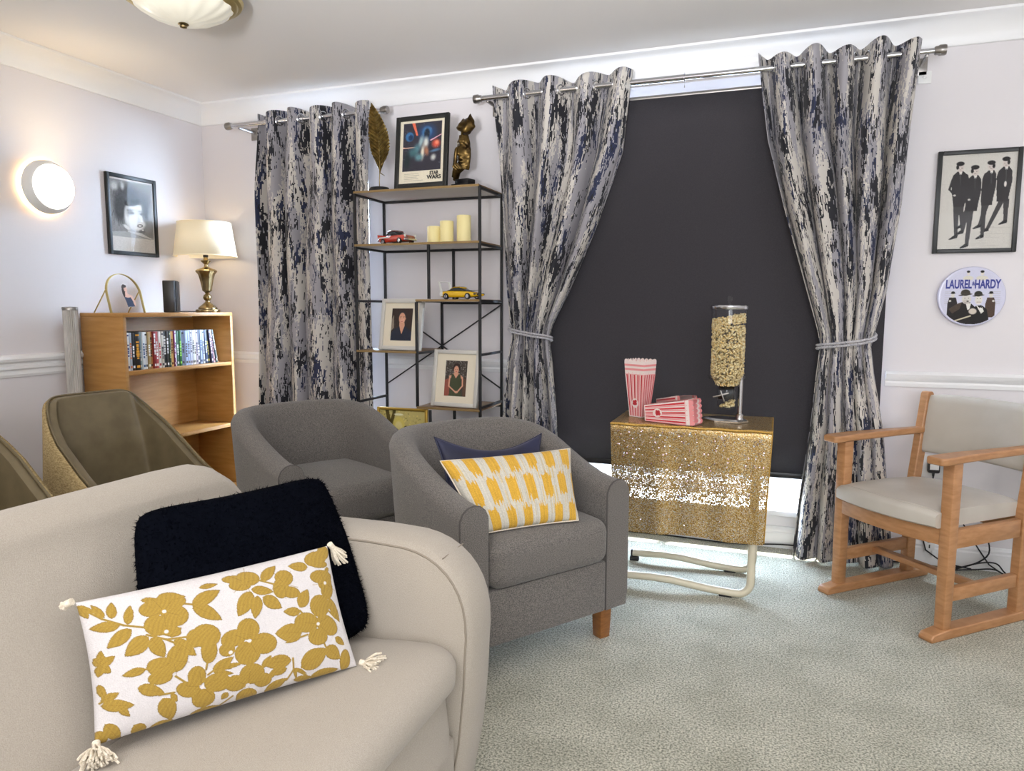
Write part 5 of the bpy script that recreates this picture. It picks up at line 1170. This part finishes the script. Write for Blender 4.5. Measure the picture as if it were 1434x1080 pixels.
# framed photos on the shelves
p = Paint(90, 120, (58, 46, 42)); sk = (214, 158, 130)
p.poly([(0, .35), (.10, .20), (.14, .60), (0, .70)], (150, 136, 120)); p.ell(.50, .20, .20, .15, (52, 46, 46), 0, .25); p.ell(.50, .31, .165, .19, sk, 0, .15); p.ell(.52, .36, .13, .12, (226, 172, 146), 0, .5); p.poly([(.38, .44), (.62, .44), (.66, .58), (.52, .80), (.40, .60)], sk)
p.poly([(.40, .56), (.16, .64), (.02, .78), (0, 1), (1, 1), (1, .74), (.86, .64), (.64, .54), (.58, .66), (.50, .84), (.44, .72)], (38, 44, 60)); p.line(.50, .84, .46, .98, .008, (24, 28, 40)); p.line(.40, .57, .47, .78, .010, (26, 30, 44))
for e in (.43, .57): p.ell(e, .29, .026, .010, (60, 44, 40), 0, .4); p.line(e - .04, .262, e + .04, .258, .007, (60, 48, 44))
p.line(.50, .30, .49, .35, .008, (190, 134, 110)); p.ell(.50, .405, .055, .013, (176, 96, 90), 0, .4); p.ell(.66, .32, .022, .04, (200, 144, 118), 0, .3); p.speck(4)
picture('photo_frame', 'silver framed photo of a man in an open dark shirt', .250, .262, .020, .020, 'silver_frame', p, (-1.800, 3.240, Z4), (-.16, 0, math.radians(-5)), 'photo frame', 'mount_card', printbox=(.126, .165))
p = Paint(90, 120, (70, 62, 56))
for k in range(160): p.ell(rng.uniform(0, 1), rng.uniform(0, .45), .022, .014, tuple(np.array((150, 146, 140)) * rng.uniform(.4, 1.3)), 0, .5)
p.poly([(0, .55), (.2, .5), (.25, 1), (0, 1)], (150, 84, 70)); p.poly([(.8, .5), (1, .5), (1, 1), (.85, 1)], (96, 70, 56)); p.ell(.50, .20, .19, .14, (50, 34, 30), 0, .25); p.ell(.50, .26, .12, .12, sk, 0, .15); p.poly([(.42, .34), (.58, .34), (.76, .42), (.80, .50), (.22, .50), (.26, .42)], sk)
p.poly([(.30, .38), (.38, .37), (.50, .50), (.62, .37), (.70, .38), (.76, .60), (.74, .86), (.84, 1), (.20, 1), (.28, .84), (.26, .60)], (70, 76, 52)); p.line(.22, .44, .20, .72, .040, sk); p.line(.20, .72, .52, .88, .034, sk); p.line(.80, .46, .82, .70, .036, sk); p.line(.82, .70, .60, .88, .034, sk); p.ell(.56, .88, .09, .04, sk, 0, .3)
for e in (.455, .545): p.ell(e, .25, .018, .008, (60, 40, 36), 0, .4)
p.ell(.50, .305, .040, .011, (190, 60, 66), 0, .4); p.speck(4)
picture('photo_frame', 'silver framed photo of a dark-haired woman in a green dress', .262, .285, .020, .020, 'silver_frame', p, (-1.500, 3.240, Z5), (-.16, 0, math.radians(-5)), 'photo frame', 'mount_card', printbox=(.124, .178))
p = Paint(140, 110, (206, 190, 120)); 
for k in range(300): p.ell(rng.uniform(0, 1), rng.uniform(0, 1), .02, .02, tuple(np.array((206, 190, 110)) * rng.uniform(.75, 1.15)), 0, .6)
p.poly([(.12, .0), (.20, .0), (.24, .22), (.30, .0), (.36, .0), (.28, .42), (.20, .42)], (96, 84, 40)); p.ell(.42, .38, .15, .26, (226, 208, 110), 0, .2); p.ell(.42, .40, .10, .17, (236, 222, 150), 0, .3); p.ell(.58, .40, .05, .05, (60, 50, 24), 0, .3); p.ell(.42, .10, .12, .03, (240, 236, 200), 0, .3)
picture('gold_picture', 'gold framed yellow picture on a low shelf behind the tub chairs', .290, .250, .014, .016, 'gold_frame', p, (-1.790, 3.225, Z6), (-.05, 0, 0), 'picture')

# ------------------------------------------------------------------ on the small table
TT = .6755
t = thing('popcorn_dispenser', 'clear cylinder dispenser filled with popcorn on chrome stand', 'dispenser', (-.180, 2.955, TT + .001))
hexp = [(-.098, .012), (-.040, -.045), (.050, -.052), (.088, -.010), (.060, .048), (-.040, .056)]
mb = MB(); n = 6; V = [(x, y, 0) for x, y in hexp] + [(x, y, .006) for x, y in hexp] + [(x * .86, y * .86, .013) for x, y in hexp]; mb.add(V, [tuple(range(6))[::-1], tuple(range(12, 18))] + [(i, (i + 1) % 6, 6 + (i + 1) % 6, 6 + i) for i in range(6)] + [(6 + i, 6 + (i + 1) % 6, 12 + (i + 1) % 6, 12 + i) for i in range(6)]); mb.build('stand_base', 'chrome', t, 30)
MB().tube([(.052, .01, .010), (.052, .01, .10), (.052, .008, .20)], .0095, 16).build('stand_post', 'chrome', t)
MB().lathe([(.016, .012), (.016, .028), (.012, .032)], (.052, .01, 0), 18).build('post_collar', 'chrome', t)
MB().lathe([(.070, .170), (.073, .172), (.073, .186), (.070, .188), (.070, .170)], (0, 0, 0), 40).build('support_ring', 'clear_glass', t)
wall_pr = [(.032, .095), (.034, .128), (.038, .138), (.066, .185), (.068, .195), (.068, .445)]
mb = MB(); mb.lathe(wall_pr, seg=48); mb.f = mb.f[:-2]; mb.m = mb.m[:-2]; mb.build('acrylic_cylinder', 'acrylic', t)
MB().lathe([(.030, .052), (.036, .054), (.038, .095), (.036, .128)], (0, 0, 0), 36).build('outlet_cup', 'acrylic', t)
MB().lathe([(0, .444), (.071, .444), (.073, .448), (.073, .456), (.069, .460), (0, .461)], seg=48).build('lid', 'chrome', t)
MB().lathe([(.006, .460), (.006, .472), (.010, .476), (.011, .492), (.007, .496), (0, .496)], seg=20).build('lid_knob', 'clear_glass', t)
MB().tube([(0, 0, .21), (0, 0, .44)], .0035, 10).build('centre_rod', 'satin_steel', t)
MB().lathe([(0, -.046), (.016, -.044), (.016, -.036), (0, -.034)], (0, 0, .112), 18, axis='y').build('dial_hub', 'black_plastic', t)
MB().beam((-.048, -.048, .100), (.012, -.048, .118), .009, .006, .002).build('dial_lever', 'satin_steel', t); MB().beam((-.020, -.050, .128), (-.004, -.050, .084), .008, .005, .002).build('dial_lever', 'satin_steel', t)
MB().lathe([(0, -.03), (.026, -.03), (.026, .03), (0, .03)], (0, 0, .113), 20, axis='x').build('portion_wheel', 'black_plastic', t)
ico = bmesh.new(); bmesh.ops.create_icosphere(ico, subdivisions=1, radius=1); iv = [v.co.copy() for v in ico.verts]; ifc = [tuple(v.index for v in f.verts) for f in ico.faces]; ico.free()
mb = MB()
def kernel(c, s):
    o_ = [1 + .35 * rng.normal() for _ in range(4)]; q = Matrix.Rotation(rng.uniform(0, 6), 3, Vector(rng.normal(0, 1, 3)).normalized())
    mb.add([Vector(c) + (q @ Vector((v.x, v.y * .85, v.z))) * s * (1 + .28 * math.sin(v.x * 5 + o_[0] * 3) * math.cos(v.y * 4 + o_[1] * 5)) for v in iv], ifc)
for k in range(3600):
    z = rng.uniform(.145, .405 + .012); R_ = interp(z, [.138, .185, .195, .42], [.036, .060, .0615, .0615]); a = rng.uniform(0, 2 * PI); rr = R_ * (1 - .25 * rng.random() ** 2) if k < 3000 else R_ * math.sqrt(rng.random())
    if k >= 3000: z = rng.uniform(.39, .412)
    z += .012 * math.cos(a) if z > .38 else 0
    kernel((rr * math.cos(a), rr * math.sin(a), z), rng.uniform(.0036, .0054))
for k in range(150):
    a = rng.uniform(0, 2 * PI); rr = .029 * math.sqrt(rng.random()); kernel((rr * math.cos(a) + .002, rr * math.sin(a), rng.uniform(.060, .074 + .014 * math.cos(a))), .005)
o = mb.build('popcorn_fill', 'popcorn', t, 80); o['kind'] = 'stuff'

def carton(t, n=1):
    """tapering striped carton standing on its small end, local origin at the base centre"""
    b0, b1, h = .031, .048, .180
    f = lambda z: lerp(b0, b1, z / h)
    mb = MB(); 
    V = [(sx * f(z), sy * f(z) * .80, z) for z in (0, h) for sx, sy in ((-1, -1), (1, -1), (1, 1), (-1, 1))]
    mb.add(V, [(0, 1, 2, 3)[::-1]] + [(i, (i + 1) % 4, 4 + (i + 1) % 4, 4 + i) for i in range(4)])
    # scalloped rim flaps
    for i, (sx, sy) in enumerate(((0, -1), (1, 0), (0, 1), (-1, 0))):
        for k in range(5):
            a0, a1 = -1 + .4 * k, -1 + .4 * (k + 1); P = []
            for (s_, dz) in ((a0, 0), (a1, 0), (a1 - .05, .006), ((a0 + a1) / 2, .009), (a0 + .05, .006)):
                P.append(((s_ * b1) if sx == 0 else sx * b1, (sy * b1 * .8) if sx == 0 else s_ * b1 * .8, h + dz))
            mb.add(P, [(0, 1, 2, 3, 4)])
    b = mb.build('carton_body', 'carton_white', t, 0); md = b.modifiers.new('th', 'SOLIDIFY'); md.thickness = .0008; md.offset = -1
    sm = MB(); pm = MB()
    for i, (sx, sy) in enumerate(((0, -1), (1, 0), (0, 1), (-1, 0))):
        for k in range(5):
            c = -.8 + .4 * k
            for mm, w_, cc in ((sm, .075, c), (pm, .05, c + .17)):
                P = []
                for z in (.004, h - .004):
                    for q in (cc - w_, cc + w_):
                        e = f(z) + .0005; P.append((q * f(z) if sx == 0 else sx * e, (sy * (f(z) * .8 + .0005)) if sx == 0 else q * f(z) * .8, z))
                mm.add(P, [(0, 1, 3, 2)])
    sm.build('red_stripes', 'carton_red', t, 0); pm.build('pink_stripes', 'carton_pink', t, 0)
    em = MB(); em2 = MB()
    for sy in (-1, 1):
        z0 = .058; e = f(z0) * .8 + .0012; em2.add([(.017 * math.cos(a), sy * (f(z0 + .02 * math.sin(a)) * .8 + .0010), z0 + .020 * math.sin(a)) for a in np.linspace(0, 2 * PI, 21)[:-1]], [tuple(range(20))])
        for (x, z, r) in ((-.005, .064, .006), (.004, .066, .0065), (0, .056, .007), (.006, .056, .005), (-.007, .055, .005)):
            em.add([(x + r * math.cos(a), sy * (f(z + r * math.sin(a)) * .8 + .0016), z + r * math.sin(a)) for a in np.linspace(0, 2 * PI, 13)[:-1]], [tuple(range(12))])
    em2.build('badge', 'carton_white', t, 0); em.build('badge_print', 'carton_red', t, 0)
    for k in range(1, n + 3):   # nested cartons peeping above the rim
        mb = MB(); 
        for (sx, sy) in ((0, -1), (1, 0), (0, 1), (-1, 0)):
            for j in range(5):
                a0, a1 = -1 + .4 * j, -1 + .4 * (j + 1); g = b1 * (.985 + .012 * k); 
                mb.add([((s_ * g) if sx == 0 else sx * g, (sy * g * .8) if sx == 0 else s_ * g * .8, h + dz + .0085 * k) for (s_, dz) in ((a0, -.012), (a1, -.012), (a1, 0), (a1 - .05, .006), ((a0 + a1) / 2, .009), (a0 + .05, .006), (a0, 0))], [tuple(range(7))])
        mb.build('nested_rim', ('carton_white', 'carton_pink')[k % 2], t, 0)
t = thing('popcorn_carton', 'upright stack of nested red striped popcorn cartons', 'carton', (-.525, 2.955, TT + .001), math.radians(-28)); carton(t, 4)
t = thing('popcorn_carton', 'red striped popcorn carton lying in front with its badge facing out', 'carton', (-.510, 2.862, TT + .030)); carton(t)
t.rotation_euler = Matrix(((0, .30, .954), (0, -.954, .30), (1, 0, 0))).to_euler(); 
def orient(t, xa, ya, za): m_ = Matrix((Vector(xa), Vector(ya), Vector(za))).transposed(); t.rotation_euler = m_.to_euler()
za = Vector((.965, -.26, .0)).normalized(); xa_ = Vector((0, 0, 1)); ya = za.cross(xa_); 
def lay(t, loc, zdir, wide_side=True):
    z_ = Vector(zdir).normalized(); tilt = (.048 - .031) / .180; z_ = (z_ + Vector((0, 0, tilt))).normalized(); y_ = z_.cross(Vector((0, 0, -1))).normalized(); x_ = y_.cross(z_); orient(t, x_, y_, z_); t.location = loc
lay(t, (-.478, 2.868, TT + .033), (.96, -.27, 0))
t = thing('popcorn_carton', 'red striped popcorn carton lying behind and across the front one', 'carton', (0, 0, 0)); carton(t); lay(t, (-.452, 3.075, TT + .033), (.62, -.78, 0))

# ------------------------------------------------------------------ sockets, plugs and cables behind the wooden armchair
t = thing('wall_socket', 'white double wall socket behind the wooden armchair', 'socket', (.690, YB, .440))
MB().box((0, -.006, 0), (.150, .012, .100), bev=.003).build('face_plate', 'white_plastic', t)
for x in (-.055, .055): MB().box((x * .35, -.013, .030), (.012, .004, .020), bev=.001).build('rocker_switch', 'white_plastic', t)
MB().box((-.070, -.028, .0), (.03, .03, .09), bev=.002)
def plug(x, z, lab, P):
    t = thing('plug', lab, 'plug', (x, YB - .013, z)); MB().box((0, -.017, 0), (.046, .034, .048), bev=.007).build('plug_body', 'black_plastic', t)
    MB().box((0, -.0345, .004), (.034, .002, .024), bev=.0008).build('rating_label', 'white_plastic', t); MB().tube([(0, -.02, -.022), (0, -.02, -.040)], [.006, .004], 8).build('strain_relief', 'black_plastic', t)
    MB().tube(P, .0032, 6).build('plug_lead', 'cable_rubber', t)
plug(.660, .440, 'black plug with pale label in the left half of the socket', [(0, -.02, -.038), (0, -.022, -.10), (-.005, -.02, -.20), (-.03, -.02, -.30), (-.01, -.02, -.37), (.06, -.03, -.418), (.16, -.05, -.424)])
plug(.726, .440, 'black plug in the right half of the socket, half hidden by the armrest', [(0, -.02, -.038), (.02, -.022, -.12), (.06, -.02, -.24), (.12, -.03, -.34), (.16, -.04, -.40), (.20, -.06, -.424)])
t = thing('cable_tag', 'white folded paper tag hanging low on a cable by the skirting', 'tag', (.665, YB - .024, .085), .1)
MB().box((0, 0, .01), (.042, .0015, .075)).build('tag_sheet', 'white_plastic', t); MB().box((.016, -.006, -.03), (.018, .0015, .03), .5).build('tag_fold', 'white_plastic', t); MB().box((-.002, -.0016, .020), (.014, .001, .006)).build('tag_print', 'ink_black', t); MB().box((0, -.0016, .0), (.005, .001, .016)).build('tag_print', 'ink_black', t)
t = thing('loose_cables', 'tangle of thin black cables on the carpet behind the wooden armchair', 'cable')
for P in ([(.76, 3.47, .006), (.84, 3.45, .05), (.90, 3.44, .06), (.93, 3.43, .03), (.96, 3.40, .006)], [(.74, 3.45, .006), (.82, 3.42, .03), (.90, 3.43, .035), (.95, 3.38, .006)], [(.70, 3.49, .006), (.80, 3.48, .02), (.88, 3.47, .09), (.86, 3.49, .20), (.84, 3.505, .30)], [(.52, 3.48, .006), (.62, 3.47, .015), (.72, 3.46, .006)]):
    cv = [Vector(q) for q in P]; S_ = []
    for i in range(len(cv) - 1):
        p0, p1, p2, p3 = cv[max(0, i - 1)], cv[i], cv[i + 1], cv[min(len(cv) - 1, i + 2)]
        for k in range(6): u = k / 6; S_.append(.5 * ((2 * p1) + (p2 - p0) * u + (2 * p0 - 5 * p1 + 4 * p2 - p3) * u * u + (-p0 + 3 * p1 - 3 * p2 + p3) * u ** 3))
    MB().tube(S_ + [cv[-1]], .0032, 6).build('cable', 'cable_rubber', t)
t = thing('pole_wall_plate', 'small white wall plate beside the right end of the curtain pole', 'wall plate', (.535, YB, 2.085)); MB().box((0, -.004, 0), (.05, .008, .05), bev=.002).build('plate', 'white_plastic', t); MB().lathe([(0, .008), (.008, .008), (.006, .012), (0, .012)], (0, 0, 0), 12, axis='y').build('screw_cap', 'white_plastic', t)
